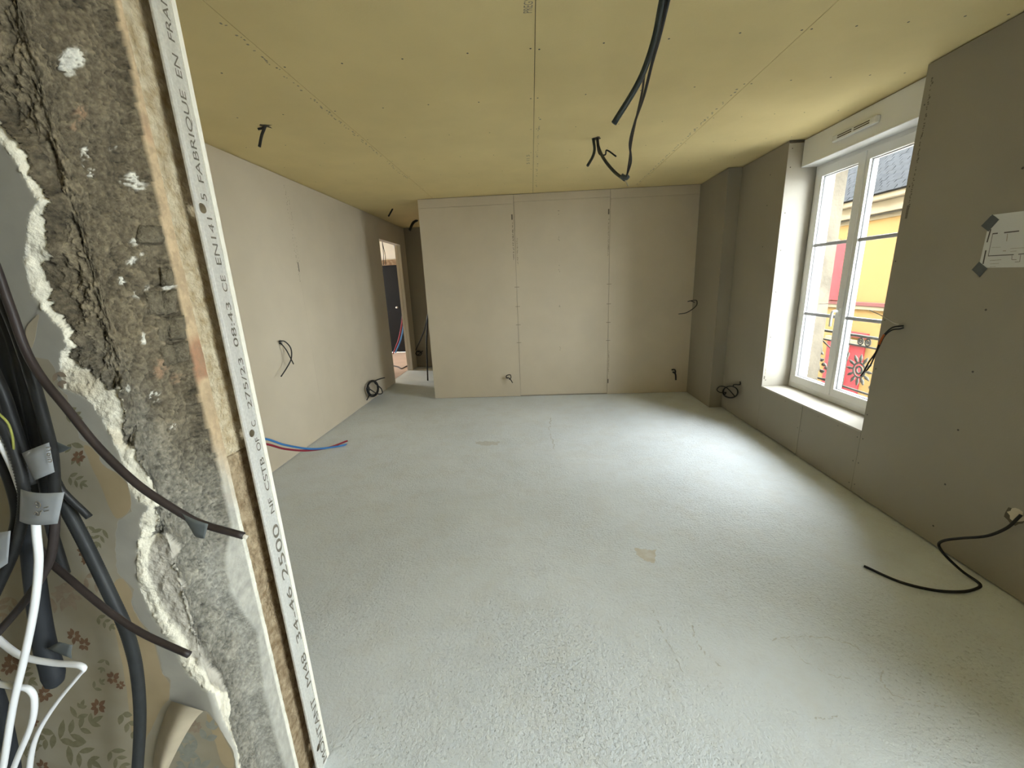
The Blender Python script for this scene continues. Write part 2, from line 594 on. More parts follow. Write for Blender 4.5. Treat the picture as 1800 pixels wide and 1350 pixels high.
for x in (.34, .345, .35):
    for z in (2.3, 1.98, 1.62, 1.2, .6): dot(bm, (x, YB + .003, z + random.uniform(-.05, .05)), FN, .005)
tag(from_bm('wall_screws', bm, 'ink_pale', wb), None, kind='stuff')

# ---- corridor end wall and the wall closing the passage
ew = struct(box('wall_corridor_end', (XL, 7.38, .004), (2.12, 7.45, CEIL), 'board_shaded'), 'shaded plasterboard wall closing the corridor')

# ---- right wall: old masonry with three openings, boards inside
W1 = (2.69, 3.72, .445, 2.31)
W2 = (-1.05, .12, .445, 2.31)
W3 = (6.25, 6.85, .445, 2.0)
L = []
ys = [(-3, W2[0]), (W2[1], W1[0]), (W1[1], W3[0]), (W3[1], 10.5)]
for a, b in ys: L.append(((2.36, a, 0), (2.59, b, CEIL + T)))
for w in (W1, W2, W3):
    L.append(((2.36, w[0], 0), (2.59, w[1], w[2] - .03)))
    L.append(((2.36, w[0], w[3]), (2.59, w[1], CEIL + T)))
wr = struct(boxes('wall_right', L, 'render_ext'), 'plasterboard-lined outer wall on the right with the window niche')
NY0, NY1 = 2.552, 3.72            # niche
# boards on the room side
box('plasterboard', (XR, 1.352, .010), (XR + T, NY0 - .0005, CEIL - .006), 'board_shaded', wr, .0008)
box('plasterboard', (XR, .62, .010), (XR + T, 1.35, CEIL - .006), 'board_shaded', wr, .0008)
box('plasterboard', (XR, W2[1], .010), (XR + T, .618, CEIL - .006), 'board_shaded', wr, .0008)
box('plasterboard', (XR, W2[0], .010), (XR + T, W2[1], W2[2] - .02), 'board_shaded', wr, .0008)
box('plasterboard', (XR, -3, .010), (XR + T, W2[0], CEIL - .006), 'board_shaded', wr, .0008)
box('plasterboard', (XR, NY0 + .001, .010), (XR + T, 3.13, .430), 'board_shaded', wr, .0008)
box('plasterboard', (XR, 3.133, .018), (XR + T, NY1, .430), 'board_shaded', wr, .0008)
box('plasterboard', (XR, NY1 + .001, .010), (XR + T, 4.50, CEIL - .006), 'board_shaded', wr, .0008)
# boxed-in pipe chase in the far corner
box('pipe_chase_front', (1.985, 4.475, .004), (1.985 + T, 5.16, CEIL - .006), 'board_shaded', wr, .0008)
box('pipe_chase_side', (1.985, 4.475 - T, .004), (2.13, 4.475, CEIL - .006), 'board_shaded', wr, .0008)
marks(wr, ((1.985, 4.50, .62), (1.985, 4.50, .10)), 44, .012, .008, (-1, 0, 0), 'ink_pale', .003, dens=.7)
# niche: sill, far reveal, near reveal
box('window_sill_board', (XR - .001, NY0 + .002, .430), (2.37, NY1 - .002, .4435), 'reveal', wr, .0008)
box('reveal_board', (XR + .001, NY1, .444), (2.40, NY1 + T, CEIL - .022), 'reveal', wr, .0008)
box('reveal_board', (XR + T, NY0 - T, .444), (2.40, NY0, CEIL - .004), 'reveal', wr, .0008)
box('niche_back', (2.355, NY0, .444), (2.362, W1[0], CEIL), 'reveal', wr)
# reveals of the second window (beside the camera) and the corridor window
for w in (W2, W3):
    box('reveal_board', (XR, w[0] - T, w[2] - .02), (2.40, w[0], CEIL), 'reveal', wr)
    box('reveal_board', (XR, w[1], w[2] - .02), (2.40, w[1] + T, CEIL), 'reveal', wr)
    box('window_sill_board', (XR, w[0], w[2] - .03), (2.40, w[1], w[2] - .015), 'reveal', wr)
box('lintel_board', (XR, W2[0], W2[3]), (2.40, W2[1], CEIL), 'reveal', wr)
box('lintel_board', (XR, W3[0], W3[3]), (2.40, W3[1], CEIL), 'reveal', wr)
box('plasterboard', (XR, YB + .1, .01), (XR + T, W3[0], CEIL), 'board_shaded', wr)
box('plasterboard', (XR, W3[1], .01), (XR + T, 7.45, CEIL), 'board_shaded', wr)
box('plasterboard', (XR, W3[0], .01), (XR + T, W3[1], W3[2] - .03), 'board_shaded', wr)
bm = bmesh.new()
for z in (.11, .36, .66, .96, 1.255, 1.56, 1.856, 2.15): dot(bm, (XR, 1.995 + random.uniform(-.006, .006), z), (-1, 0, 0), .0055)
for z in (.06, .22, .39): dot(bm, (XR, 2.575, z), (-1, 0, 0), .0045)
for z in (.07, .225, .395, .56, .86, 1.16, 1.5, 1.9, 2.3): dot(bm, (XR, 2.53, z), (-1, 0, 0), .0045)
for z in (.23, .24): dot(bm, (XR, 3.13 + (z - .235) * 5, z), (-1, 0, 0), .004)
for y in (2.75, 2.95, 3.15, 3.35): dot(bm, (XR, y, .405), (-1, 0, 0), .0035)
for z in (.50, .9, 1.3, 1.65, 1.95, 2.3, 2.44): dot(bm, (XR + .03, NY1, z), (0, -1, 0), .005)
for z in (2.3, 1.7, 2.05): dot(bm, (XR, 3.95, z), (-1, 0, 0), .006)
tag(from_bm('wall_screws', bm, 'screw', wr), None, kind='stuff')
marks(wr, ((XR, 2.515, 2.42), (XR, 2.515, 1.75)), 60, .011, .010, (-1, 0, 0), 'ink', .003, dens=.7)
box('printed_bar', (XR - .0006, 2.508, 1.73), (XR, 2.522, 1.80), 'ink', wr)
marks(wr, ((XR + .014, NY1, .95), (XR + .014, NY1, .55)), 50, .010, .006, (0, -1, 0), 'ink_pale', .002, dens=.8)
box('printed_bar', (XR + .012, NY1 - .0006, .51), (XR + .022, NY1, .54), 'ink', wr)
box('top_gap', (XR + .002, NY1 - .003, CEIL - .020), (2.24, NY1 + .004, CEIL - .001), 'gap', wr)

# ---- rear and side closures of the room behind the camera
struct(box('wall_rear', (-6, -3.1, 0), (2.6, -3, CEIL + T), 'wallpaper'), 'plain wall behind the viewpoint')
struct(box('wall_far_left', (-6.1, -3, 0), (-6, .62, CEIL + T), 'wallpaper'), 'plain side wall of the old room')

# ================================================================== WINDOW
XW = 2.36
w1 = empty('window_1', (XW, 3.205, .445))
struct(w1, 'white double casement window with two glazing bars per leaf')
fr = .055
box('frame_rail', (XW, W1[0], .445), (XW + .07, W1[1], .445 + fr), 'pvc', w1, .003)
box('frame_rail', (XW, W1[0], W1[3] - .06), (XW + .07, W1[1], W1[3]), 'pvc', w1, .003)
box('frame_stile', (XW + .0008, W1[1] - .035, .447), (XW + .069, W1[1] - .0006, W1[3] - .001), 'pvc', w1, .003)
box('frame_stile', (XW + .0008, W1[0] + .0006, .447), (XW + .069, W1[0] + .035, W1[3] - .001), 'pvc', w1, .003)
Yc = 3.205
for k, (y0, y1) in enumerate(((Yc + .001, W1[1] - .032), (W1[0] + .032, Yc - .001))):
    x0, x1 = XW - .012, XW + .052
    z0, z1 = .445 + .048, W1[3] - .045
    sw = .066
    gi0, gi1 = y0 + (.05 if k == 0 else sw), y1 - (sw if k == 0 else .05)
    gz0, gz1 = z0 + sw, z1 - sw
    sash = box('casement', (x0, y0, z0), (x1, y1, z0 + sw), 'pvc', w1, .004)
    tag(sash, 'white casement leaf')
    box('casement_rail', (x0, y0, z1 - sw), (x1, y1, z1), 'pvc', sash, .004)
    box('casement_stile', (x0 + .0008, y0 + .0005, z0 + .002), (x1 - .0008, gi0, z1 - .002), 'pvc', sash, .004)
    box('casement_stile', (x0 + .0008, gi1, z0 + .002), (x1 - .0008, y1 - .0005, z1 - .002), 'pvc', sash, .004)
    # dark gasket around the glass
    g = .004
    boxes('gasket', [((x0 + .020, gi0, gz0), (x0 + .030, gi0 + g, gz1)), ((x0 + .020, gi1 - g, gz0), (x0 + .030, gi1, gz1)),
                     ((x0 + .020, gi0, gz0), (x0 + .030, gi1, gz0 + g)), ((x0 + .020, gi0, gz1 - g), (x0 + .030, gi1, gz1))], 'pvc_groove', sash)
    box('pane', (x0 + .024, gi0 - .002, gz0 - .002), (x0 + .028, gi1 + .002, gz1 + .002), 'glass', sash)
    for z in (1.670, 1.112):
        box('glazing_bar', (x0 + .008, gi0, z - .013), (x0 + .0235, gi1, z + .013), 'glazing_bar', sash, .004)
box('shutter_guide', (XW + .078, W1[1] - .082, .45), (XW + .104, W1[1] - .045, W1[3]), 'pvc', w1, .004)
box('shutter_guide', (XW + .085, W1[0] + .065, .45), (XW + .125, W1[0] + .125, W1[3]), 'pvc', w1, .004)
# meeting cover strip and handle
box('meeting_strip', (XW - .018, Yc - .022, .50), (XW - .010, Yc + .022, W1[3] - .05), 'pvc', w1, .003)
hd = from_bm('handle', bm_box(bmesh.new(), (XW - .030, Yc - .014, 1.115), (XW - .018, Yc + .014, 1.185), .005), 'pvc', w1)
tube('handle_lever', [(XW - .022, Yc, 1.16), (XW - .060, Yc, 1.162), (XW - .066, Yc + .006, 1.155), (XW - .066, Yc + .010, 1.12), (XW - .064, Yc + .012, 1.045)],
     .0095, 'pvc', hd, n=5)

# second and corridor windows: simple casements of the same kind, out of view
for num, w in ((2, W2), (3, W3)):
    e = struct(empty('window_%d' % num, (XW, (w[0] + w[1]) / 2, w[2])), 'white casement window outside the picture')
    boxes('frame', [((XW, w[0], w[2] - .02), (XW + .07, w[1], w[2] + .08)), ((XW, w[0], w[3] - .08), (XW + .07, w[1], w[3])),
                    ((XW, w[0], w[2]), (XW + .07, w[0] + .08, w[3])), ((XW, w[1] - .08, w[2]), (XW + .07, w[1], w[3])),
                    ((XW, (w[0] + w[1]) / 2 - .05, w[2]), (XW + .07, (w[0] + w[1]) / 2 + .05, w[3]))], 'pvc', e)
    box('pane', (XW + .03, w[0] + .07, w[2] + .07), (XW + .034, w[1] - .07, w[3] - .07), 'glass_clear', e)

# roller shutter box with its air vent
sb = empty('roller_shutter_box', (2.30, 3.135, 2.30))
tag(sb, 'white roller shutter box above the window, under the ceiling', 'shutter box')
box('casing', (2.235, NY0 + .003, 2.300), (2.355, NY1 - .003, CEIL - .006), 'pvc', sb, .004)
box('lower_lip', (2.232, NY0 + .003, 2.292), (2.36, NY1 - .003, 2.304), 'pvc', sb, .003)
vt = from_bm('air_vent', bm_box(bmesh.new(), (2.208, 2.965, 2.362), (2.2355, 3.36, 2.410), .011), 'pvc', sb)
tag(vt, 'white slotted air vent')
boxes('vent_slot', [((2.2072, 3.02, 2.377), (2.2082, 3.15, 2.3835)), ((2.2072, 3.17, 2.377), (2.2082, 3.30, 2.3835)),
                    ((2.2072, 3.02, 2.390), (2.2082, 3.15, 2.3965)), ((2.2072, 3.17, 2.390), (2.2082, 3.30, 2.3965))], 'gap', vt)

portal('window_portal', (2.62, 3.2, 1.4), 1.95, 1.1, (0, math.radians(90), 0))
portal('window_portal_near', (2.62, (W2[0] + W2[1]) / 2, 1.4), 1.95, W2[1] - W2[0], (0, math.radians(90), 0))
portal('window_portal_corridor', (2.62, 6.55, 1.25), 1.5, .6, (0, math.radians(90), 0))
# ================================================================== METAL STUD AT THE OPENING
SX, SY = -.700, .872
st = empty('metal_stud', (SX, SY + .024, 0))
tag(st, 'galvanised metal stud with printed black lettering standing at the cut wall edge', 'metal stud')
holes_in_panel('web', [(SY, 0), (SY + .048, 0), (SY + .048, CEIL - .006), (SY, CEIL - .006)],
               [(.894, .094, .010), (.894, 1.131, .0095), (.889, 1.647, .0105)], 'x', SX - .0012, 'galv', st, .0012)
box('return_lip', (SX - .005, SY - .0006, 0), (SX - .0005, SY + .0006, CEIL - .006), 'galv', st)
box('flange', (SX - .036, SY + .0474, 0), (SX - .0005, SY + .0486, CEIL - .006), 'galv', st)
boxes('rolled_ridge', [((SX, SY + .0065, 0), (SX + .0004, SY + .0072, CEIL - .006)), ((SX, SY + .0085, 0), (SX + .0003, SY + .009, CEIL - .006)),
                       ((SX, SY + .0405, 0), (SX + .0004, SY + .0412, CEIL - .006))], 'galv', st)
for s_, z0, z1, yb, size in (('MONTANT', .015, .270, .920, .031), ('M48', .322, .437, .9185, .030), ('34-46', .485, .668, .9165, .030),
                             ('2500', .700, .868, .9165, .034), ('NF', .902, .946, .9145, .022), ('CSTB', .968, 1.060, .9145, .022),
                             ('OF', 1.080, 1.116, .9130, .021), ('C', 1.145, 1.160, .9125, .021), ('275/23', 1.192, 1.318, .9125, .021),
                             ('08:43', 1.345, 1.448, .9105, .021), ('CE', 1.472, 1.508, .9120, .021), ('EN141', 1.531, 1.630, .9095, .022),
                             ('5', 1.664, 1.678, .9060, .022), ('FABRIQUE', 1.700, 1.872, .9075, .021), ('EN', 1.895, 1.935, .9085, .021),
                             ('FRANCE', 1.958, 2.085, .9085, .021)):
    text_mesh('printed_lettering', s_, size, (SX, yb, z0), (0, 0, 1), (0, -1, 0), 'ink', st, width=z1 - z0, lift=.0007)

# plasterboard lining whose cut edge shows beside the stud
ln = struct(box('wall_lining', (-2.225, SY + .049, .006), (SX + .001, SY + .061, CEIL - .006), 'edge'), 'plasterboard lining seen edge-on along the metal stud')
box('board_face', (-2.225, SY + .0611, .006), (SX + .0005, SY + .0618, CEIL - .006), 'board', ln)


def fbm(u, v, seed, octaves=5, gain=.55):
    """value noise on numpy arrays"""
    tot = np.zeros_like(u); amp = 1.0; norm = 0
    for o in range(octaves):
        rs = np.random.RandomState(seed + o)
        tab = rs.rand(256, 256)
        x, y = u * 2**o, v * 2**o
        xi, yi = np.floor(x).astype(int), np.floor(y).astype(int)
        xf, yf = x - xi, y - yi
        xf, yf = xf * xf * (3 - 2 * xf), yf * yf * (3 - 2 * yf)
        g = lambda a, b: tab[a & 255, b & 255]
        n = (g(xi, yi) * (1 - xf) + g(xi + 1, yi) * xf) * (1 - yf) + (g(xi, yi + 1) * (1 - xf) + g(xi + 1, yi + 1) * xf) * yf
        tot += amp * (n - .5); norm += amp; amp *= gain
    return tot / norm * 2


# ---- mineral wool behind the stud
def batt(name, z0, z1, material, seed, label):
    rs = np.random.RandomState(seed)
    ny, nz = 34, max(8, int((z1 - z0) / .005))
    V, F = [], []
    yy, zz = np.meshgrid(np.linspace(.775, .915, ny + 1), np.linspace(z0, z1, nz + 1))
    dd = fbm((yy * 60).ravel(), (zz * 45).ravel(), seed, 4, .65) * .004 + fbm((yy * 12).ravel(), (zz * 9).ravel(), seed + 9, 2) * .004
    for k, (y, z) in enumerate(zip(yy.ravel(), zz.ravel())):
        V.append((-.736 + dd[k], y, z))
    for j in range(nz):
        for i in range(ny):
            a = j * (ny + 1) + i
            F.append((a, a + 1, a + ny + 2, a + ny + 1))
    n0 = len(V)
    back = [(-.9, .775, z0), (-.9, .915, z0), (-.9, .915, z1), (-.9, .775, z1)]
    V += back
    c = [0, ny, nz * (ny + 1) + ny, nz * (ny + 1)]
    F += [(n0 + 3, n0 + 2, n0 + 1, n0), (c[0], n0, n0 + 1, c[1]), (c[2], n0 + 2, n0 + 3, c[3])]
    o = raw(name, V, F, material, None, True)
    return tag(o, label, 'insulation', 'insulation batts')


batt('insulation_batt', 1.092, CEIL - .01, 'insul', 3, 'pale cream upper mineral wool batt between old wall and stud')
batt('insulation_batt', .004, 1.088, 'insul2', 4, 'browner lower mineral wool batt between old wall and stud')

# ================================================================== OLD BROKEN WALL IN THE FOREGROUND
YN = .62      # papered face


B_ = [(-260, -260), (-200, 60), (0, 250), (30, 285), (40, 310), (67, 353), (53, 377), (49, 405), (46, 449), (43, 458), (56, 516), (73, 538), (78, 547), (95, 565),
      (111, 580), (113, 597), (119, 609), (106, 619), (107, 645), (110, 683), (133, 690), (157, 703), (180, 737), (200, 777), (217, 813), (229, 858),
      (243, 880), (261, 889), (249, 913), (246, 946), (242, 961), (241, 1007), (248, 1035), (261, 1068), (283, 1106), (300, 1130), (328, 1180),
      (357, 1209), (378, 1220), (383, 1241), (396, 1270), (409, 1294), (415, 1311), (420, 1350), (450, 1500), (500, 1700)]
C_ = [(-180, -260), (-150, 40), (0, 225), (18, 243), (36, 267), (47, 310), (80, 350), (67, 377), (67, 400), (77, 433), (78, 451), (63, 461), (67, 489), (78, 510),
      (86, 540), (102, 564), (116, 577), (119, 596), (127, 609), (114, 619), (112, 630), (142, 647), (164, 667), (184, 690), (212, 680), (202, 695), (213, 720),
      (213, 747), (203, 760), (208, 783), (233, 790), (240, 813), (258, 837), (276, 868), (280, 893), (264, 895), (274, 924), (255, 950), (274, 943),
      (300, 943), (328, 961), (311, 993), (298, 1002), (320, 1017), (333, 1033), (319, 1047), (322, 1068), (330, 1090), (332, 1118), (354, 1128),
      (363, 1156), (374, 1170), (386, 1176), (409, 1213), (413, 1248), (413, 1285), (421, 1307), (429, 1350), (460, 1500), (510, 1700)]
D_ = [(150, -260), (203, 0), (213, 50), (229, 100), (245, 200), (267, 300), (273, 333), (287, 400), (298, 450), (310, 500), (333, 600), (353, 700), (381, 800),
      (391, 850), (407, 924), (400, 960), (396, 985), (406, 1040), (426, 1075), (452, 1109), (459, 1165), (465, 1220), (485, 1294), (502, 1350), (545, 1500), (600, 1700)]
TOPL, BOTL = (-900, -260), (-900, 1700)
TOPR, BOTR = (900, -260), (900, 1700)


def sdist(P, line):
    """unsigned distance of pixels P (N,2) to a polyline"""
    a = np.array(line[:-1], float); b = np.array(line[1:], float)
    best = np.full(len(P), 1e9)
    for p, q in zip(a, b):
        d = q - p
        t = np.clip(((P - p) @ d) / (d @ d + 1e-9), 0, 1)
        best = np.minimum(best, np.hypot(*(P - p - t[:, None] * d).T))
    return best


def inside(P, poly):
    x, y = P[:, 0], P[:, 1]
    c = np.zeros(len(P), bool)
    n = len(poly)
    for i in range(n):
        (x1, y1), (x2, y2) = poly[i], poly[(i + 1) % n]
        cond = (y1 > y) != (y2 > y)
        with np.errstate(divide='ignore', invalid='ignore'):
            xx = (x2 - x1) * (y - y1) / (y2 - y1 + 1e-12) + x1
        c ^= cond & (x < xx)
    return c


def project(V):
    d = V - np.array(EYE)
    a, b, c = d @ np.array(R), d @ np.array(U), d @ np.array(_f)
    return np.stack([900 + FPX * a / c, 675 - FPX * b / c], 1)


# cross-section: papered face along X, rounded corner, reveal going away from the camera
sec = []
for x in np.linspace(-1.45, -.99, 24): sec.append((x, YN, 0, -1))
for x in np.linspace(-.985, -.704, 112): sec.append((x, YN, 0, -1))
rc = .012
for a in np.linspace(0, math.pi / 2, 10)[1:-1]:
    sec.append((-.704 + rc * math.sin(a), YN + rc - rc * math.cos(a), math.sin(a), -math.cos(a)))
for y in np.linspace(YN + rc, .792, 64): sec.append((-.692, y, 1, 0))
sec = np.array(sec)
zs = np.concatenate([np.linspace(0, .36, 20)[:-1], np.linspace(.36, 2.06, 640), np.linspace(2.08, CEIL + .01, 20)])
nS, nZ = len(sec), len(zs)
BASE = np.zeros((nZ, nS, 3)); NRM = np.zeros((nZ, nS, 3))
BASE[:, :, 0] = sec[None, :, 0]; BASE[:, :, 1] = sec[None, :, 1]; BASE[:, :, 2] = zs[:, None]
NRM[:, :, 0] = sec[None, :, 2]; NRM[:, :, 1] = sec[None, :, 3]
ss = np.concatenate([[0], np.cumsum(np.hypot(np.diff(sec[:, 0]), np.diff(sec[:, 1])))])
uu = np.broadcast_to(ss[None, :], (nZ, nS)).ravel(); vv = np.broadcast_to(zs[:, None], (nZ, nS)).ravel()
P0 = BASE.reshape(-1, 3); NN = NRM.reshape(-1, 3)
PX = project(P0)
wob = np.stack([fbm(uu * 90, vv * 90, 40, 3), fbm(uu * 90, vv * 90, 60, 3)], 1) * 3.0
PQ = PX + wob
polyB = [TOPL] + B_ + [BOTL]          # left of B : plaster face
polyC = [TOPR] + C_ + [BOTR]          # right of C
polyD = [TOPR] + D_ + [BOTR]          # right of D : far rim
isface = inside(PQ, polyB)
rC = inside(PQ, polyC)
rD = inside(PX, polyD)
dB, dC, dD = sdist(PQ, B_), sdist(PQ, C_), sdist(PX, D_)
sm = lambda t: np.clip(t, 0, 1)**2 * (3 - 2 * np.clip(t, 0, 1))
mort = rC & ~rD & ~isface
brk = ~isface & ~rC & ~rD
rim = rD
n1 = fbm(uu * 22, vv * 22, 1, 6, .6)
n2 = fbm(uu * 70 + 9, vv * 55, 11, 5, .65)
n3 = fbm(uu * 7, vv * 6, 21, 3)
n4 = fbm(uu * 260, vv * 240, 91, 3, .7)
ridged = 1 - np.abs(fbm(uu * 30 + 3, vv * 26, 31, 4))
disp = np.zeros(len(P0))
cr2 = np.abs(fbm(uu * 48 + 5, vv * 42, 131, 4, .6))
disp += mort * (-.009 - .010 * sm(dC / 16) - .005 * sm((.07 - cr2) / .07) + .016 * n1 * sm(dC / 10) + .0075 * n2 + .0016 * n4 + .008 * n3
                - .010 * np.clip(.20 - (1 - ridged) * 1.0, 0, 1)) * sm(np.minimum(dD, 30) / 14 + .25)
disp += brk * (-.010 * sm(dB / np.maximum(dB + dC, 1)) + .005 * n2 + .003 * n1) * 1.0
# big smooth scooped patch low down
patch = brk & (PX[:, 1] > 930) & (PX[:, 1] < 1215) & (dB > 13)
disp += patch * (-.003 + .002 * n3)
disp += rim * (.0015 * n2 + .002)
ns_ = np.zeros((nS, 3))
for k in range(nS):
    w_ = np.exp(-((ss - ss[k]) / .035) ** 2) * np.gradient(ss)
    ns_[k] = ((np.stack([sec[:, 2], sec[:, 3], np.zeros(nS)], 1) * w_[:, None]).sum(0))
    ns_[k] /= np.linalg.norm(ns_[k])
NN = np.where(mort[:, None], np.broadcast_to(ns_[None], (nZ, nS, 3)).reshape(-1, 3), NN)
chamf = mort * sm(np.minimum(dC, dD) / 40) * np.exp(-((P0[:, 0] + .70) ** 2 + (P0[:, 1] - YN) ** 2) / .055 ** 2) * .030
diag = np.array([-.7071, .7071, 0])
P1 = P0 + NN * disp[:, None] + chamf[:, None] * diag
# colours
col = np.zeros((len(P0), 3))
blend = sm((PX[:, 1] - 560 + 120 * n3) / 420)[:, None]
cm = np.array([.155, .126, .082]) * (1 - blend) + np.array([.235, .220, .180]) * blend
cm = cm * (1 + .50 * n1[:, None] + .45 * n2[:, None] + .45 * n4[:, None])
crev = sm((.42 - ridged * .42 - .28) / .1)[:, None] * 0
cm = cm * (1 - .45 * sm((.02 - (1 - ridged)) / .03)[:, None]) * (1 - .50 * sm((.06 - cr2) / .06)[:, None]) * 1.08
# mortar gets darker next to the plaster
cm = cm * (1 - .38 * (sm((34 - dC) / 34) * (.5 + .9 * n3.clip(-.5, .5)))[:, None])
for (x, y, r, c, k) in ((142, 100, 24, 'w', 1), (142, 122, 10, 'w', .8), (175, 265, 13, 'w', .9), (183, 300, 10, 'w', .9), (222, 258, 8, 'w', .9),
                        (172, 282, 9, 'w', .8), (250, 315, 16, 'w', 1), (256, 325, 13, 'w', 1), (253, 424, 8, 'w', 1), (262, 446, 5, 'w', .9), (248, 458, 9, 'w', .9),
                        (237, 492, 8, 'w', .9), (258, 517, 9, 'w', 1), (279, 505, 6, 'w', .9), (306, 505, 6, 'w', .9), (265, 590, 8, 'w', 1), (264, 600, 6, 'w', 1), (297, 695, 10, 'w', 1), (300, 705, 8, 'w', .9),
                        (227, 687, 9, 'w', .7), (322, 750, 8, 'w', .7), (160, 195, 16, 'o', .55), (150, 215, 12, 'o', .5), (295, 655, 13, 'o', .55), (305, 640, 20, 'o', .4),
                        (235, 45, 18, 'o', .35), (330, 668, 16, 'o', .3)):
    d = np.hypot(PX[:, 0] - x, PX[:, 1] - y)
    f = np.clip(sm((r - d) / (r * .55)) * (n2 * 3.0 + n4 * 2.5 + .45), 0, 1)[:, None] * k
    cc = np.array([.78, .75, .66]) if c == 'w' else np.array([.42, .25, .15])
    cm = cm * (1 - f) + cc * f
# pale sandy skim low on the far side
f = (sm((40 - dD) / 30) * sm((PX[:, 1] - 930) / 60) * (n3 > -.25))[:, None] * .75
cm = cm * (1 - f * .6) + np.array([.40, .385, .335]) * f * .6
cb = np.array([.76, .71, .58]) * (1 + .16 * n1[:, None] + .15 * n2[:, None])
f = (patch * sm((dB - 13) / 8))[:, None] * .9
cb = cb * (1 - f) + np.array([.43, .395, .335]) * (1 + .12 * n2[:, None]) * f
f = (brk & (PX[:, 1] > 620) & (PX[:, 1] < 900))[:, None] * np.clip(n1 * 2 + .25, 0, 1)[:, None] * .65
cb = cb * (1 - f) + np.array([.47, .40, .28]) * f
cf = np.broadcast_to(np.array([.385, .365, .315]), cm.shape) * (1 + .10 * n3[:, None])
f = (sm((700 - PX[:, 1]) / 500) * .25)[:, None]
cf = cf * (1 - f * .6)
f = sm((5 - dB) / 4)[:, None] * .5
cf = cf * (1 - f) + np.array([.60, .57, .48]) * f
lowr = sm((PX[:, 1] - 760) / 150)[:, None]
crim = (np.array([.56, .42, .26]) * (1 - lowr) + np.array([.72, .69, .59]) * lowr) * (1 + .25 * n1[:, None] + .2 * n2[:, None])
edge_ = sm((P0[:, 1] - .779) / .004)[:, None] * lowr + (1 - lowr)
crim = crim * edge_ + np.array([.40, .385, .335]) * (1 + .3 * n2[:, None]) * (1 - edge_)
f = np.clip((fbm(uu * 12, vv * 9, 77, 3) - .12) * 4, 0, 1)[:, None] * (1 - lowr)
crim = crim * (1 - f) + np.array([.40, .22, .13]) * f
f = np.clip((n2 + .05) * 3, 0, 1)[:, None] * .45 * (1 - lowr)
crim = crim * (1 - f) + np.array([.26, .19, .12]) * f
col = np.where(mort[:, None], cm, np.where(brk[:, None], cb, np.where(rim[:, None], crim, cf))).clip(.02, .95)
cls = np.where(mort, 1, np.where(brk, 2, np.where(rim, 3, 0))).reshape(nZ, nS)

ow = struct(boxes('wall_front', [((-6, YN + .02, 0), (-1.44, .775, CEIL + T))], 'white_wall'), 'old broken masonry wall with wallpaper on its near face')
box('core', (-1.45, .70, 0), (-.80, .775, CEIL + T), 'mortar', ow)
a = (np.arange(nZ - 1)[:, None] * nS + np.arange(nS - 1)[None, :])
quads = np.stack([a, a + 1, a + nS + 1, a + nS], -1).reshape(-1, 4)
fc = np.maximum.reduce([cls[:-1, :-1], cls[1:, :-1], cls[:-1, 1:], cls[1:, 1:]]).reshape(-1)
fmin = np.minimum.reduce([cls[:-1, :-1], cls[1:, :-1], cls[:-1, 1:], cls[1:, 1:]]).reshape(-1)
fc = np.where(fmin == 0, np.where(fc == 1, 2, fc), fc)


def sub_surface(name, sel, material):
    q = quads[sel]
    used, inv = np.unique(q, return_inverse=True)
    V = P1[used]; q = inv.reshape(-1, 4)
    me = bpy.data.meshes.new(name)
    me.from_pydata(V.tolist(), [], q.tolist())
    ca = me.color_attributes.new('Col', 'FLOAT_COLOR', 'POINT')
    ca.data.foreach_set('color', np.concatenate([col[used], np.ones((len(used), 1))], 1).astype('f').ravel())
    return link(name, me, material, ow, True)


tag(sub_surface('bare_plaster', fc == 0, 'plaster_face'), 'smooth grey bare plaster')
tag(sub_surface('broken_plaster_edge', fc == 2, 'plaster_break'), 'white crumbling broken plaster edge')
tag(sub_surface('exposed_mortar', fc == 1, 'mortar'), 'dark crumbly exposed mortar')
tag(sub_surface('plaster_rim', fc == 3, 'plaster_break'), 'thin pale plaster rim')

from mathutils.bvhtree import BVHTree
from mathutils.geometry import delaunay_2d_cdt
bvh = BVHTree.FromPolygons([tuple(v) for v in P1], [tuple(q) for q in quads])


def hit(px, py, lift=0.0):
    d = ray(px, py).normalized()
    loc, nor, idx, dist = bvh.ray_cast(EYE, d)
    if loc is None: return UY(px, py, .7)
    return loc - d * lift


def block(px, name='brick_fragment', h=.008):
    base = [hit(x, y, 0) for x, y in px]
    c = sum(base, Vector()) / 4
    n = (base[1] - base[0]).cross(base[3] - base[0]).normalized()
    if n.dot(EYE - c) < 0: n = -n
    # flatten to a common plane, top face pulled in
    flat = [p - n * (p - c).dot(n) for p in base]
    top = [c + (p - c) * .88 + n * (h + random.uniform(-.002, .002)) for p in flat]
    bot = [p - n * .012 for p in flat]
    bm = bmesh.new()
    vs = [bm.verts.new(p) for p in bot + top]
    for f in ((0, 1, 5, 4), (1, 2, 6, 5), (2, 3, 7, 6), (3, 0, 4, 7), (4, 5, 6, 7)): bm.faces.new([vs[i] for i in f])
    bmesh.ops.subdivide_edges(bm, edges=bm.edges[:], cuts=2, use_grid_fill=True)
    for v in bm.verts: v.co += Vector((random.uniform(-1, 1), random.uniform(-1, 1), random.uniform(-1, 1))) * .0016
    bmesh.ops.recalc_face_normals(bm, faces=bm.faces[:])
    return from_bm(name, bm, 'drybrick', ow, True)


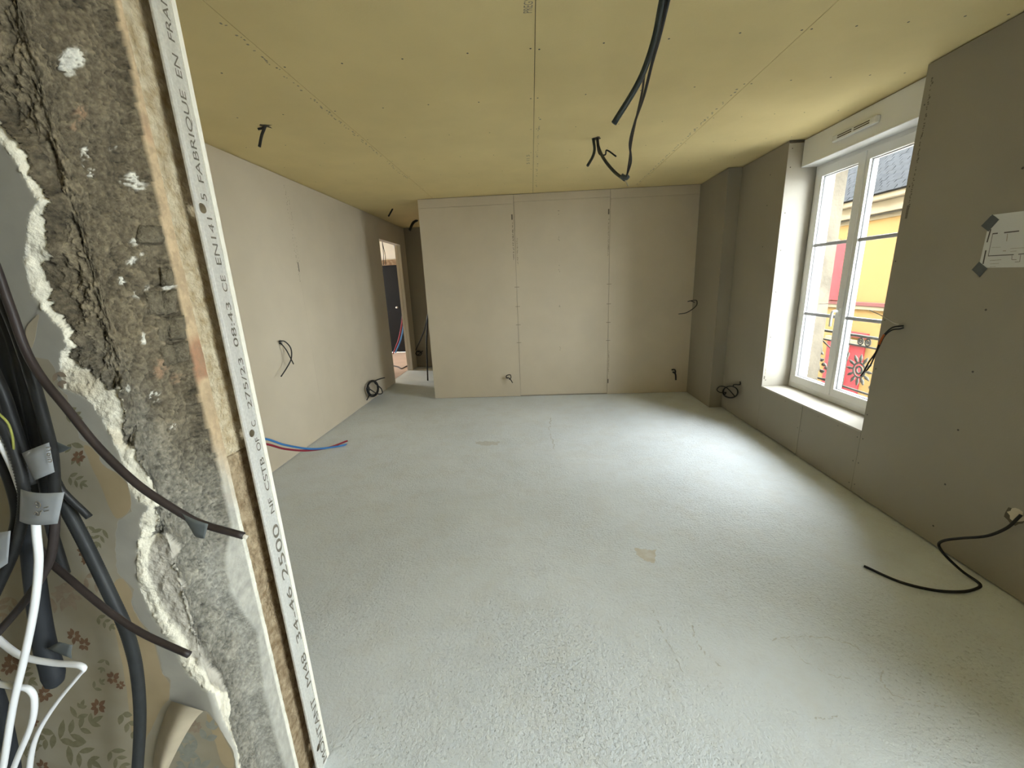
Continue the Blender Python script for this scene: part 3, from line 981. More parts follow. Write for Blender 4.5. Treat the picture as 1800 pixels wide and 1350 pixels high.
for px in ([(252, 512), (280, 510), (283, 555), (262, 556)], [(283, 509), (312, 506), (310, 552), (285, 555)], [(268, 559), (289, 558), (292, 600), (275, 603)],
           [(292, 557), (325, 552), (329, 594), (295, 600)], [(277, 606), (302, 604), (305, 640), (287, 645)], [(306, 602), (332, 597), (334, 633), (308, 639)],
           [(240, 395), (284, 398), (286, 431), (238, 430)], [(283, 470), (303, 468), (306, 503), (284, 505)]):
    block(px)

# ---- wallpaper sheet on the near face, torn along its right side
A_ = [(-420, 640), (-60, 600), (8, 596), (40, 622), (62, 628), (85, 632), (97, 650), (104, 682), (118, 694), (121, 715), (131, 744), (139, 770), (174, 794), (177, 815), (219, 838), (228, 866),
      (231, 885), (232, 899), (208, 915), (203, 941), (202, 966), (206, 1006), (222, 1022), (236, 1036), (230, 1061), (243, 1086), (262, 1110), (274, 1130),
      (281, 1160), (285, 1184), (300, 1196), (299, 1232), (330, 1243), (358, 1249), (366, 1252), (382, 1272), (398, 1300), (411, 1324), (414, 1345), (440, 1480), (470, 1640), (-420, 1640)]


def on_face(px, py, lift=.0016):
    return UY(px, py, YN - lift)


rag = []
for (a_, b_) in zip(A_, A_[1:]):
    k = max(1, int(math.hypot(b_[0] - a_[0], b_[1] - a_[1]) / 6)) if a_[0] > 0 else 1
    for i in range(k):
        t = i / k
        j = 1.4 if (a_[0] > 0 and i) else 0
        rag.append((a_[0] + (b_[0] - a_[0]) * t + random.uniform(-j, j), a_[1] + (b_[1] - a_[1]) * t + random.uniform(-j, j)))
rag.append(A_[-1])


def sheet(name, px, lift, material, parent, thick=.0002):
    if len(px) < 30:
        for _ in range(2):
            px = [q_ for a_, b_ in zip(px, px[1:] + px[:1]) for q_ in ((.75 * a_[0] + .25 * b_[0], .75 * a_[1] + .25 * b_[1]), (.25 * a_[0] + .75 * b_[0], .25 * a_[1] + .75 * b_[1]))]
        px = [(x + random.uniform(-.7, .7), y + random.uniform(-.7, .7)) for x, y in px]
    bm = bmesh.new()
    P3 = [on_face(x, y, lift) for x, y in px]
    cv, _, cfs, *_r2 = delaunay_2d_cdt([Vector((p.x, p.z)) for p in P3], [], [list(range(len(P3)))], 1, 1e-7)
    vs = [bm.verts.new((v.x, YN - lift, v.y)) for v in cv]
    for f in cfs: bm.faces.new([vs[i] for i in f])
    r = bmesh.ops.extrude_face_region(bm, geom=bm.faces[:])
    for g in r['geom']:
        if isinstance(g, bmesh.types.BMVert): g.co.y += thick
    bmesh.ops.recalc_face_normals(bm, faces=bm.faces[:])
    return from_bm(name, bm, material, parent)


wp = tag(sheet('wallpaper', rag, .0018, 'wallpaper', ow), 'torn old floral wallpaper')
# plain tan strips where the top paper layer is gone
sheet('paper_backing', [(142, 775), (172, 795), (176, 816), (218, 840), (229, 868), (231, 897), (207, 914), (198, 905), (180, 860), (160, 820)], .00188, 'paper_plain', wp)
sheet('paper_backing', [(206, 1008), (234, 1037), (229, 1062), (242, 1088), (273, 1131), (283, 1185), (299, 1198), (298, 1230), (285, 1240), (262, 1290), (240, 1330), (232, 1300), (222, 1200), (205, 1120), (190, 1060)], .00188, 'paper_plain', wp)
sheet('paper_backing', [(366, 1254), (381, 1274), (396, 1301), (409, 1325), (412, 1345), (408, 1352), (390, 1345), (380, 1310), (368, 1275), (362, 1258)], .00188, 'paper_plain', wp)
sheet('paper_backing', [(44, 575), (60, 560), (70, 548), (60, 600), (56, 615), (46, 600)], .00188, 'paper_curl', wp)
sheet('paper_backing', [(0, 596), (15, 588), (30, 610), (40, 621), (20, 620), (0, 619)], .00188, 'paper_curl', wp)


# printed sprigs
LEAFN = [0]


def leaf(bm, x, y, ang, ln, wd, lift=.0027):
    LEAFN[0] += 1
    lift = .00195 + LEAFN[0] * .0000012
    ca, sa = math.cos(ang), math.sin(ang)
    pts = []
    for t, w in ((0, 0), (.25, .8), (.5, 1), (.75, .7), (1, 0), (.75, -.7), (.5, -1), (.25, -.8)):
        px, py = t * ln, w * wd / 2
        pts.append((x + px * ca - py * sa, y + px * sa + py * ca))
    bm.faces.new([bm.verts.new(on_face(a, b, lift)) for a, b in pts])


def sprig(cx, cy, ang, n, ln, wd, material, span=34):
    bm = bmesh.new()
    for i in range(n):
        t = i / max(1, n - 1)
        x, y = cx + math.cos(ang) * span * t, cy + math.sin(ang) * span * t
        for s in (-1, 1):
            leaf(bm, x, y, ang + s * (.75 + .2 * random.random()), ln * (1 - .35 * t) * random.uniform(.8, 1.1), wd * (1 - .3 * t), .0026 + .00004 * i)
    leaf(bm, cx + math.cos(ang) * span, cy + math.sin(ang) * span, ang, ln * .8, wd * .8, .0029)
    o = from_bm('printed_sprig', bm, material, wp)
    return o


def blossom(cx, cy, r, material='flower'):
    bm = bmesh.new()
    for k in range(7):
        a = 2 * math.pi * k / 7 + random.uniform(-.25, .25)
        leaf(bm, cx + math.cos(a) * r * .15, cy + math.sin(a) * r * .15, a, r * random.uniform(.7, 1.1), r * .55, .0027 + .00003 * k)
    from_bm('printed_blossom', bm, material, wp)


sprig(128, 1040, 2.6, 3, 34, 13, 'leaf_brown', 36)
sprig(110, 1025, 1.1, 2, 36, 14, 'leaf_brown', 26)
sprig(172, 1085, .6, 3, 15, 7, 'leaf', 26)
sprig(150, 1015, .5, 2, 26, 9, 'leaf_brown', 20)
sprig(180, 930, 1.9, 3, 20, 7, 'leaf', 24)
sprig(105, 1300, -.5, 4, 34, 12, 'leaf', 60)
sprig(120, 1310, .6, 3, 34, 12, 'leaf', 44)
sprig(95, 1290, 2.6, 3, 28, 12, 'leaf', 34)
sprig(135, 1262, -1.2, 2, 22, 9, 'leaf', 18)
sprig(215, 1255, 1.0, 3, 22, 11, 'leaf', 36)
sprig(195, 1320, .9, 3, 24, 9, 'leaf', 30)
sprig(165, 1210, -.7, 2, 15, 6, 'leaf', 14)
sprig(125, 780, 1.2, 2, 24, 10, 'leaf', 24)
sprig(118, 725, .4, 2, 20, 9, 'leaf', 14)
sprig(122, 838, .5, 3, 20, 7, 'leaf', 22)
sprig(155, 925, 1.4, 2, 18, 7, 'leaf', 18)
sprig(100, 655, 1.2, 2, 18, 9, 'leaf_brown', 16)
sprig(30, 1180, .6, 3, 24, 9, 'leaf', 26)
sprig(20, 1050, 1.9, 3, 28, 10, 'leaf_brown', 30)
sprig(45, 1330, -.9, 2, 22, 9, 'leaf', 24)
sprig(185, 1160, 1.9, 2, 14, 6, 'leaf', 14)
for (x, y, r) in ((130, 1118, 13), (148, 1133, 12), (147, 970, 11), (198, 1192, 12), (212, 1205, 8), (172, 1242, 14), (78, 1220, 15), (20, 1165, 17), (12, 1175, 12), (138, 803, 12),
                  (75, 1348, 12), (60, 1270, 9), (150, 985, 8)):
    blossom(x, y, r)
# grey-toned lower layer beside the curl
sprig(345, 1300, 2.7, 3, 30, 13, 'leaf_grey', 26)
sprig(350, 1330, 2.6, 3, 32, 13, 'leaf_grey', 30)
sprig(362, 1300, -1.2, 2, 24, 12, 'leaf_grey', 20)
blossom(344, 1278, 13, 'leaf_brown')
sprig(352, 1350, .2, 2, 24, 11, 'leaf_grey', 22)
# curled flap
V, F = [], []
top = [(302, 1232), (320, 1238), (340, 1246), (358, 1250)]
low = [(268, 1352), (284, 1352), (302, 1352), (318, 1352)]
nr, nc = 14, 10
for j in range(nr + 1):
    t = j / nr
    for i in range(nc + 1):
        s = i / nc
        xl = 302 - 34 * math.sin(t * 1.35) ** .8 + (0 if t < 1 else 0); xr = 358 - 62 * t ** .75
        x = xl + (xr - xl) * s; y = 1233 + 17 * s * (1 - t) + 118 * t
        V.append(on_face(x, y, .003 + .020 * math.sin(math.pi * s) ** 1 * (1 - .35 * t)))
for j in range(nr):
    for i in range(nc):
        a_ = j * (nc + 1) + i
        F.append((a_, a_ + 1, a_ + nc + 2, a_ + nc + 1))
raw('curled_flap', V, F, 'paper_curl', wp, True)


# ================================================================== CABLES
def px_path(pts):
    """(px, py, depth along Y) -> places"""
    return [UY(x, y, d) for x, y, d in pts]


def wpx(w, p):
    """radius that gives an apparent width of w pixels at place p"""
    return .5 * w * ((Vector(p) - EYE).dot(_f)) / FPX


def cable(name, pts, w, material, label, cat='cable', group=None, corrugate=0, taper=None, n=8, sides=9):
    P = px_path(pts)
    r_ = wpx(w, P[len(P) // 2])
    if pts[-1][1] > 1390:          # runs on down to the floor
        P = P + [Vector((P[-1].x, P[-1].y, .02))]
    if pts[0][0] < -20 and pts[0][1] < 650:          # the bundle drops from the ceiling
        k = random.uniform(0, .05)
        P = [Vector((P[0].x - .16 - k, pts[0][2], 2.49)), Vector((P[0].x - .10 - k * .5, pts[0][2], P[0].z + .40))] + P
    o = tube(name, P, r_, material, n=n, sides=sides, corrugate=corrugate, taper=taper)
    return tag(o, label, cat, group)


def flag(parent, px, d, material='tape', thick=.0006, bend=.004, name='tape_flag'):
    """folded tape label round a cable: px = four corners, d = depth"""
    c = [UY(x, y, d) for x, y in px]
    nu, nv = 8, 4
    V, F = [], []
    for back in (0, 1):
        for j in range(nv + 1):
            for i in range(nu + 1):
                s, t = i / nu, j / nv
                p = (c[0] * (1 - s) + c[1] * s) * (1 - t) + (c[3] * (1 - s) + c[2] * s) * t
                p = p + Vector((0, -bend * math.sin(s * math.pi * .9) + back * thick, 0))
                V.append(p)
    m = (nu + 1) * (nv + 1)
    for j in range(nv):
        for i in range(nu):
            a_ = j * (nu + 1) + i
            q = (a_, a_ + 1, a_ + nu + 2, a_ + nu + 1)
            F.append(q); F.append(tuple(k + m for k in q[::-1]))
    ring = [i for i in range(nu + 1)] + [(j + 1) * (nu + 1) - 1 for j in range(1, nv + 1)] + [nv * (nu + 1) + i for i in range(nu - 1, -1, -1)] + [j * (nu + 1) for j in range(nv - 1, 0, -1)]
    for a_, b_ in zip(ring, ring[1:] + ring[:1]): F.append((a_, a_ + m, b_ + m, b_))
    return raw(name, V, F, material, parent, True)


GB = 'cables hanging in front of the wallpaper'
c1 = cable('electric_cable', [(-30, 420, .54), (18, 540, .535), (45, 615, .53), (72, 662, .525), (115, 715, .52), (172, 785, .515), (240, 850, .51), (300, 891, .51), (350, 919, .515), (428, 942, .52)], 13, 'brownblack',
           'black cable running down across the mortar to the stud with a dark tape tag', group=GB)
flag(c1, [(318, 902), (366, 921), (360, 946), (342, 942)], .508, 'tape_dark', bend=.002)
P_ = px_path([(424, 941, .52), (435, 945, .521)])
tube('bare_tip', P_, wpx(7, P_[0]), 'wirewhite', c1, n=2)
cable('electric_cable', [(-25, 470, .545), (20, 560, .54), (55, 660, .54), (78, 740, .54), (92, 800, .545), (97, 870, .55)], 17, 'black', 'thick black cable crossing in front of the upper grey tape label', group=GB)
cable('electric_cable', [(-30, 500, .56), (8, 560, .555), (38, 650, .555), (58, 740, .56), (72, 810, .565), (84, 880, .57)], 17, 'black', 'black cable just left of the one crossing the upper tape label', group=GB)
cable('electric_cable', [(-35, 440, .555), (5, 520, .55), (35, 600, .55), (60, 680, .552), (86, 800, .556), (100, 850, .56), (157, 909, .57)], 12, 'black', 'black cable ending bluntly above the paper leaves beside the long conduit', group=GB)
cable('electric_cable', [(-35, 540, .57), (0, 600, .57), (25, 680, .575), (45, 760, .58), (60, 830, .585), (75, 905, .59)], 22, 'black_soft', 'dark grey conduit behind the upper grey tape label', 'conduit', group=GB)
cable('electric_cable', [(-40, 620, .58), (-5, 680, .58), (15, 740, .585), (32, 800, .59), (45, 880, .595), (55, 940, .598)], 24, 'black_soft', 'wide dark conduit at the back of the bundle above the white cables', 'conduit', group=GB)
cable('electric_cable', [(-30, 620, .55), (5, 690, .548), (22, 740, .548), (42, 800, .55), (55, 850, .55)], 18, 'black', 'black cable dropping behind the lower grey tape label', group=GB)
k_ = cable('electric_cable', [(-40, 700, .53), (0, 742, .53), (26, 795, .528), (42, 860, .525), (38, 920, .525), (22, 975, .525), (-12, 1050, .525)], 17, 'black', 'black corrugated cable arching out to the left edge under the labels', group=GB, corrugate=.12)
cable('electric_cable', [(-40, 760, .535), (-5, 800, .54), (20, 860, .54), (28, 910, .538), (12, 960, .535), (-20, 1010, .535)], 13, 'black', 'inner black cable arching to the left edge beside the small white tape', group=GB)
cable('electric_cable', [(-30, 700, .522), (0, 729, .522), (14, 744, .522), (22, 768, .523), (24, 790, .525)], 3.5, 'yellowgreen', 'thin yellow-green earth wire at the left edge', 'wire', group=GB)
cable('electric_cable', [(96, 870, .545), (96, 930, .535), (86, 988, .53), (52, 1046, .525), (0, 1108, .52), (-30, 1140, .52)], 13, 'brownblack', 'dark cable sweeping from the lower label down to the left edge', group=GB)
e_ = cable('electric_cable', [(78, 880, .57), (92, 935, .575), (103, 970, .578), (115, 1008, .58)], 14, 'black', 'short black cable with a copper tip among the brown paper leaves', group=GB)
P_ = px_path([(113, 1004, .577), (114, 1014, .577)]); tube('copper_tip', P_, wpx(6, P_[0]), 'copper', e_, n=2)
cable('electric_cable', [(70, 965, .57), (88, 988, .56), (118, 1014, .55), (190, 1074, .535), (250, 1113, .53), (333, 1151, .525)], 11, 'brownblack', 'brown-black cable pointing right, cut off over the white plaster edge', group=GB)
cable('electric_conduit', [(70, 800, .58), (108, 875, .575), (150, 955, .57), (196, 1050, .565), (221, 1105, .563), (239, 1172, .563), (246, 1260, .563), (241, 1360, .563), (236, 1440, .563)], 19, 'black_soft', 'long dark conduit curving down the wallpaper to the bottom edge', 'conduit', group=GB, corrugate=.03)
bg_ = cable('electric_conduit', [(48, 900, .595), (58, 990, .59), (68, 1070, .585), (78, 1130, .58), (92, 1180, .575), (97, 1206, .573)], 31, 'bluegrey', 'wide blue-grey conduit ending above the wallpaper flowers', 'conduit', group=GB,
            taper=[(0, .8), (.85, 1), (.96, .8), (1, .35)], sides=14)
flag(bg_, [(82, 1140), (104, 1128), (128, 1134), (126, 1158)], .566, 'tape_dark', bend=.002)
cable('electric_conduit', [(-40, 1150, .58), (-5, 1225, .58), (12, 1290, .58), (24, 1355, .58), (34, 1440, .58)], 20, 'bluegrey', 'blue-grey conduit in the bottom left corner behind white cables', 'conduit', group=GB)
cable('white_cable', [(60, 870, .52), (64, 935, .515), (68, 985, .512), (61, 1062, .51), (44, 1150, .508), (24, 1235, .506), (6, 1345, .505), (-8, 1430, .505)], 11, 'white_cable', 'straight white cable hanging from the lower tape label', group=GB)
cable('white_cable', [(-40, 1085, .53), (0, 1126, .53), (38, 1153, .528), (92, 1165, .526), (138, 1169, .525), (148, 1175, .525), (140, 1186, .527), (100, 1235, .53), (66, 1290, .532), (53, 1340, .533), (52, 1420, .533)], 9.5, 'white_cable', 'white cable folded in a sharp kink to the right', group=GB,
      taper=[(0, 1.1), (.42, 1), (.52, .62), (.65, .7), (.8, 1), (1, 1.1)])
cable('white_cable', [(-40, 1190, .515), (0, 1202, .515), (28, 1207, .514), (50, 1211, .513), (60, 1226, .513), (56, 1270, .513), (26, 1345, .512), (5, 1420, .512)], 9.5, 'white_cable', 'white cable bent over in a rounded arch at the bottom left', group=GB)
cable('white_cable', [(-35, 720, .525), (0, 776, .527), (20, 815, .53), (34, 852, .535), (45, 885, .54)], 11, 'white_cable', 'short white cable segment at the left edge above the tape labels', group=GB)
# tape labels
lab1 = flag(k_, [(38, 797), (88, 777), (98, 829), (60, 845)], .521, 'tape', bend=.006)
lab2 = flag(k_, [(36, 860), (116, 864), (104, 919), (34, 916)], .505, 'tape', bend=.008)
flag(k_, [(-14, 936), (19, 933), (14, 990), (-14, 1010)], .515, 'tape', bend=.002)
flag(k_, [(98, 776), (126, 787), (112, 794), (99, 798)], .552, 'tape_dark', bend=.001)


def scribble(parent, strokes, d, w):
    bm = bmesh.new()
    for s in strokes:
        path = [UY(x, y, d) for x, y in s]
        bm_tube(bm, spline(path, 4), wpx(w, path[0]), 5)
    from_bm('handwriting', bm, 'ink', parent)


scribble(lab2, [[(67, 888), (63, 886), (64, 882), (69, 884), (71, 889), (67, 893), (64, 890)], [(60, 904), (63, 900), (67, 903), (65, 906), (70, 905), (71, 900), (74, 898)], [(77, 893), (85, 891)], [(78, 899), (86, 897)]], .4955, 1.6)
scribble(lab1, [[(81, 787), (88, 786), (88, 791), (82, 793)], [(83, 797), (88, 797), (87, 801), (83, 800), (84, 797)], [(84, 804), (89, 804)], [(84, 808), (90, 807), (90, 812), (85, 812)]], .5145, 1.4)


# ---- cables of the room
def free(name, pts, rad, material, label, group=None, cat='cable', n=8, sides=8, raws=False):
    o = tube(name, pts, rad, material, n=n, sides=sides, raws=raws)
    return tag(o, label, cat, group)


GC = 'cables hanging from the ceiling'
free('electric_conduit', [(.47, 1.45, 2.52), UY(1172, -30, 1.50), UY(1164, 0, 1.53), UY(1150, 70, 1.57), UY(1125, 140, 1.60), UY(1079, 217, 1.62)], .0103, 'greenblack', 'thick dark conduit hanging from the ceiling with a cut end', GC, 'conduit', sides=12)
free('electric_cable', [(.50, 1.45, 2.52), UY(1181, -30, 1.5), UY(1175, 0, 1.53), UY(1160, 62, 1.65), UY(1146, 112, 1.8), UY(1132, 168, 2.0), UY(1116, 215, 2.3), UY(1107, 252, 2.55), UY(1109, 285, 2.75), UY(1100, 313, 2.9)], .0062, 'black',
     'long black cable from the near ceiling joining the far ceiling cable', GC)
free('electric_cable', [(.485, 1.46, 2.52), UY(1176, -30, 1.51), UY(1170, 0, 1.54), UY(1156, 58, 1.66), UY(1135, 120, 1.82), UY(1129, 160, 2.0), UY(1119, 205, 2.3), UY(1110, 250, 2.56), UY(1106, 282, 2.76), UY(1102, 308, 2.9)], .0048, 'brownblack',
     'thin brown cable twisted beside the long black one', GC)
H0 = UZ(1050, 243, CEIL)
h_ = free('electric_conduit', [H0 + Vector((0, 0, .03)), H0, UY(1052, 258, 3.36), UY(1062, 280, 3.2), UY(1080, 302, 3.05), UY(1098, 316, 2.92)], .0105, 'greenblack', 'dark conduit drooping from the ceiling hole to the cable splice', GC, 'conduit', sides=10)
P_ = [UY(1092, 309, 2.91), UY(1100, 313, 2.9), UY(1104, 309, 2.9)]
tube('splice_wrap', P_, .016, 'tape_dark', h_, n=4)
P_ = [UY(1099, 316, 2.9), UY(1104, 327, 2.89)]
tube('bare_wire', P_, .0035, 'wirewhite', h_, n=2)
free('electric_conduit', [H0 + Vector((-.03, 0, .03)), H0 + Vector((-.03, 0, 0)), UY(1045, 262, 3.36), UY(1042, 275, 3.32), UY(1033, 291, 3.26)], .0105, 'greenblack', 'short dark conduit stub at the ceiling hole', GC, 'conduit', sides=10)
free('electric_cable', [H0 + Vector((.0, 0, .02)), UY(1050, 256, 3.36), UY(1054, 271, 3.33), UY(1064, 272, 3.3), UY(1066, 264, 3.3), UY(1083, 275, 3.25)], .0055, 'black', 'small black wire loop at the ceiling hole', GC)


def hole(parent, c, n, r, rag=.25, mat_='gap', name='drilled_hole', lift=.0009, k=14):
    n = Vector(n); a_ = n.orthogonal().normalized(); b_ = n.cross(a_)
    V = [Vector(c) + n * lift + (a_ * math.cos(2 * math.pi * i / k) + b_ * math.sin(2 * math.pi * i / k)) * r * random.uniform(1 - rag, 1 + rag) for i in range(k)]
    return raw(name, V, [tuple(range(k))], mat_, parent)


hole(ce, H0 + Vector((-.01, 0, 0)), (0, 0, -1), .035)
H1 = UZ(466, 221, CEIL)
hole(ce, H1, (0, 0, -1), .038, .5)
free('electric_cable', [H1 + Vector((0, 0, .02)), H1, UY(460, 238, 2.76), UY(456, 258, 2.74)], .0085, 'black', 'short black cable poking down from the left ceiling hole', GC)
free('electric_cable', [H1 + Vector((.015, 0, .02)), H1 + Vector((-.02, .02, -.002)), UY(453, 227, 2.78)], .007, 'black', 'tiny cable end folded against the left ceiling hole', GC)
H2 = UZ(690, 367, CEIL)
free('electric_cable', [H2 + Vector((0, 0, .02)), H2, UY(687, 373, 5.66), UY(683, 380, 5.6)], .010, 'black', 'short cable in the ceiling over the corridor entrance', GC)
H3 = UZ(733, 387, CEIL)
free('electric_cable', [H3 + Vector((0, 0, .02)), H3, UY(726, 392, 6.5), UY(720, 405, 6.45)], .020, 'black', 'thick black cable bunch in the corridor ceiling by the partition', GC)

GW = 'wall cable ends'
# left wall
q = lambda x, y, off=0.0: UX(x, y, XL + off)
hole(wl, q(493, 602), (1, 0, 0), .026, .2, 'board_shaded')
free('electric_cable', [q(493, 602, .006), q(491, 600, .02), q(500, 600, .05), q(511, 612, .07), q(512, 630, .08), q(505, 645, .07), q(494, 662, .06)], .0052, 'black', 'looped black cable on the left wall at mid height, curved strand', GW)
free('electric_cable', [q(491, 604, .006), q(494, 604, .02), q(503, 615, .05), q(510, 628, .07), q(516, 640, .07)], .0052, 'black', 'looped black cable on the left wall at mid height, straight strand', GW)
hole(wl, q(648, 684), (1, 0, 0), .045, .2, 'gap')
co = []
for i in range(60):
    a_ = i / 59 * 2 * math.pi * 3.2
    rr = 13 + 1.5 * math.sin(a_ * .37)
    co.append(q(655 + rr * .72 * math.cos(a_ + 2), 683 + rr * math.sin(a_ + 2), .03 + .04 * i / 59))
free('electric_cable', [q(645, 683, .008)] + co + [q(663, 692, .09), q(672, 691, .10), q(670, 683, .10), q(658, 672, .09), q(668, 666, .08), q(676, 664, .07)], .0075, 'black', 'coiled black cable low on the left wall beside the doorway', GW, n=3)
free('electric_cable', [q(648, 688, .006), q(650, 692, .03), q(645, 703, .04)], .007, 'black', 'short cable end below the coil by the doorway', GW)
# pipes
GP = 'heating pipes on the left wall'
free('red_pipe', [(XL + .010, 2.45, .42), (XL + .05, 2.62, .37), UX(460, 780, XL + .16), UX(500, 789, XL + .22), UX(540, 792, XL + .28), UX(580, 786, XL + .32), UX(610, 775, XL + .35)], .0085, 'red_pipe', 'red plastic pipe lying curved off the left wall', GP, 'pipe', sides=12)
bp_ = free('blue_pipe', [(XL + .010, 2.45, .46), (XL + .06, 2.62, .40), UX(460, 771, XL + .17), UX(500, 782, XL + .24), UX(545, 789, XL + .30), UX(585, 786, XL + .34), UX(611, 781, XL + .36)], .0085, 'blue_pipe', 'blue plastic pipe lying curved off the left wall', GP, 'pipe', sides=12)
P_ = [UX(610, 781, XL + .36), UX(614, 779, XL + .365)]; tube('open_end', P_, .006, 'gap', bp_, n=2)
# back wall
b = lambda x, y, off=0.0: UY(x, y, YB - off)
free('electric_cable', [b(893, 664, .007), b(890, 664, .02), b(891, 660, .05), b(897, 659, .06), b(898, 664, .07), b(895, 667, .07)], .006, 'brownblack', 'small brown cable loop low on the left of the back wall', GW)
free('electric_cable', [b(892, 665, .007), b(894, 664, .03), b(898, 668, .06), b(901, 673, .08)], .006, 'brownblack', 'straight brown cable end beside the small loop on the back wall', GW)
free('electric_cable', [b(1181, 650, .007), b(1186, 650, .04), b(1187, 655, .06), b(1183, 654, .06), b(1187, 657, .07), b(1188, 668, .07)], .010, 'black', 'short black cable knot low in the right corner of the back wall', GW)
free('electric_cable', [b(1225, 531, .007) if False else UX(1222, 532, 1.985 + .005), UX(1214, 529, 1.96), UX(1209, 530, 1.92), UX(1224, 528, 1.93), UX(1224, 537, 1.90), UX(1208, 549, 1.86), UX(1193, 552, 1.82)], .0055, 'black', 'hooked black cable at mid height in the right corner', GW)
# right wall coil
qr = lambda x, y, off=0.0: UX(x, y, XR - off)
co = []
for i in range(50):
    a_ = i / 49 * 2 * math.pi * 2.6
    rr = 13 - .6 * math.sin(a_ * .5)
    co.append(qr(1284 + rr * math.cos(a_ - 1.2), 689 + rr * .78 * math.sin(a_ - 1.2), .03 + .03 * i / 49))
free('electric_cable', [qr(1301, 671, .006), qr(1301, 676, .02), qr(1290, 676, .03)] + co + [qr(1276, 690, .07), qr(1266, 690, .08), qr(1260, 685, .08), qr(1266, 679, .08), qr(1278, 682, .07), qr(1292, 697, .06)], .0055, 'black', 'coiled black cable low on the right wall left of the window', GW, n=3)
# wire beside the window
hw = qr(1576, 566)
hole(wr, qr(1580, 568), (-1, 0, 0), .024, .25, 'board_shaded')
w_ = free('electric_cable', [qr(1588, 573, .006), qr(1584, 573, .01), qr(1568, 576, .04), qr(1553, 590, .07), qr(1545, 605, .08), qr(1539, 620, .09), qr(1527, 637, .10), qr(1519, 652, .10), qr(1513, 661, .10)], .0042, 'black', 'black wire sticking out of the right wall across the window, longer strand', 'wires by the window', n=6)
tube('orange_core', [qr(1554, 588, .075), qr(1548, 599, .081), qr(1545, 606, .085)], .0052, 'orange', w_, n=4)
free('electric_cable', [qr(1588, 576, .006), qr(1582, 578, .01), qr(1568, 580, .04), qr(1555, 590, .065), qr(1547, 605, .075), qr(1539, 622, .085), qr(1531, 640, .09), qr(1524, 650, .09), qr(1522, 652, .09)], .0042, 'black', 'black wire sticking out of the right wall across the window, shorter strand', 'wires by the window', n=6)
free('electric_cable', [qr(1580, 570, .006), qr(1574, 569, .02), qr(1556, 558, .06), qr(1528, 545, .10)], .0028, 'wirewhite', 'thin stiff grey wire pointing left across the window', 'wires by the window', n=4)
# floor cable
cf_ = free('electric_cable', [qr(1795, 905, .006), qr(1790, 910, .015), qr(1770, 928, .05), qr(1735, 942, .09), qr(1690, 946, .11), qr(1660, 950, .12), qr(1650, 957, .12), qr(1658, 972, .11), qr(1690, 1003, .09) if False else qr(1690, 1003, .075), UZ(1722, 1026, .008), UZ(1718, 1034, .008), UZ(1690, 1040, .008), UZ(1640, 1037, .008), UZ(1580, 1022, .008), UZ(1519, 995, .008)],
           .0062, 'black', 'long black cable from the right wall trailing in a zigzag onto the floor', None, n=8)
hole(wr, qr(1783, 908), (-1, 0, 0), .036, .15, 'gap')
hole(wr, qr(1787, 906), (-1, 0, 0), .030, .2, 'board', 'torn_paper', .0016)

# ---- plan taped to the right wall
pl_ = [(1.772, 1.672), (2.073, 1.681), (2.073, 1.447), (1.772, 1.440)]
pp = tag(raw('floor_plan_sheet', [(XR - .0012, y, z) for y, z in pl_] + [(XR - .0006, y, z) for y, z in pl_], [(0, 1, 2, 3), (7, 6, 5, 4), (0, 4, 5, 1), (1, 5, 6, 2), (2, 6, 7, 3), (3, 7, 4, 0)], 'paper'),
         'printed floor plan sheet taped to the right wall', 'paper sheet')


def ink_line(p, w, material='ink'):
    bm = bmesh.new()
    for a_, b_ in zip(p, p[1:]):
        A_3, B_3 = UX(*a_, XR - .0016), UX(*b_, XR - .0016)
        d = (B_3 - A_3).normalized(); s = Vector((0, -d.z, d.y)) * w / 2
        bm.faces.new([bm.verts.new(v) for v in (A_3 - s, B_3 - s, B_3 + s, A_3 + s)])
    from_bm('plan_line', bm, material, pp)


for p, w, m_ in (([(1741.5, 403), (1735, 426)], .006, 'screw'), ([(1733, 440), (1728, 464)], .006, 'screw'), ([(1744.5, 411), (1754, 410)], .005, 'screw'),
                 ([(1765, 409), (1791.5, 406)], .005, 'screw'), ([(1745, 411), (1737, 450)], .0022, 'screw'), ([(1737, 450), (1782, 447.5)], .0035, 'screw'), ([(1790, 447), (1800, 446)], .0035, 'screw'),
                 ([(1743, 435), (1759, 434.5)], .0012, 'ink_pale'), ([(1776, 437), (1800, 435.5)], .0014, 'ink_pale'), ([(1771, 411), (1769.5, 424)], .0025, 'ink_pale'),
                 ([(1779, 449), (1778.5, 456.5), (1787, 456.5)], .0018, 'ink'), ([(1794, 448), (1792.5, 460), (1784, 460.5)], .0018, 'ink'),
                 ([(1740, 458), (1760, 456.5)], .0018, 'ink_pale'), ([(1740, 464), (1756, 463)], .0016, 'ink_pale'), ([(1740, 469), (1750, 468.5)], .0014, 'ink_pale'),
                 ([(1763, 441), (1768, 441)], .003, 'ink_pale'), ([(1776, 442.5), (1787, 441)], .0014, 'ink_pale')):
    ink_line(p, w, m_)
for c_ in ([(1744, 377), (1756, 386), (1737, 407), (1724.5, 397)], [(1721, 460), (1735, 472), (1722, 487), (1708, 474)]):
    V = [UX(x, y, XR - .0026) for x, y in c_]
    raw('tape_piece', V + [v + Vector((.001, 0, 0)) for v in V], [(0, 1, 2, 3), (7, 6, 5, 4), (0, 4, 5, 1), (1, 5, 6, 2), (2, 6, 7, 3), (3, 7, 4, 0)], 'tape_dark', pp)

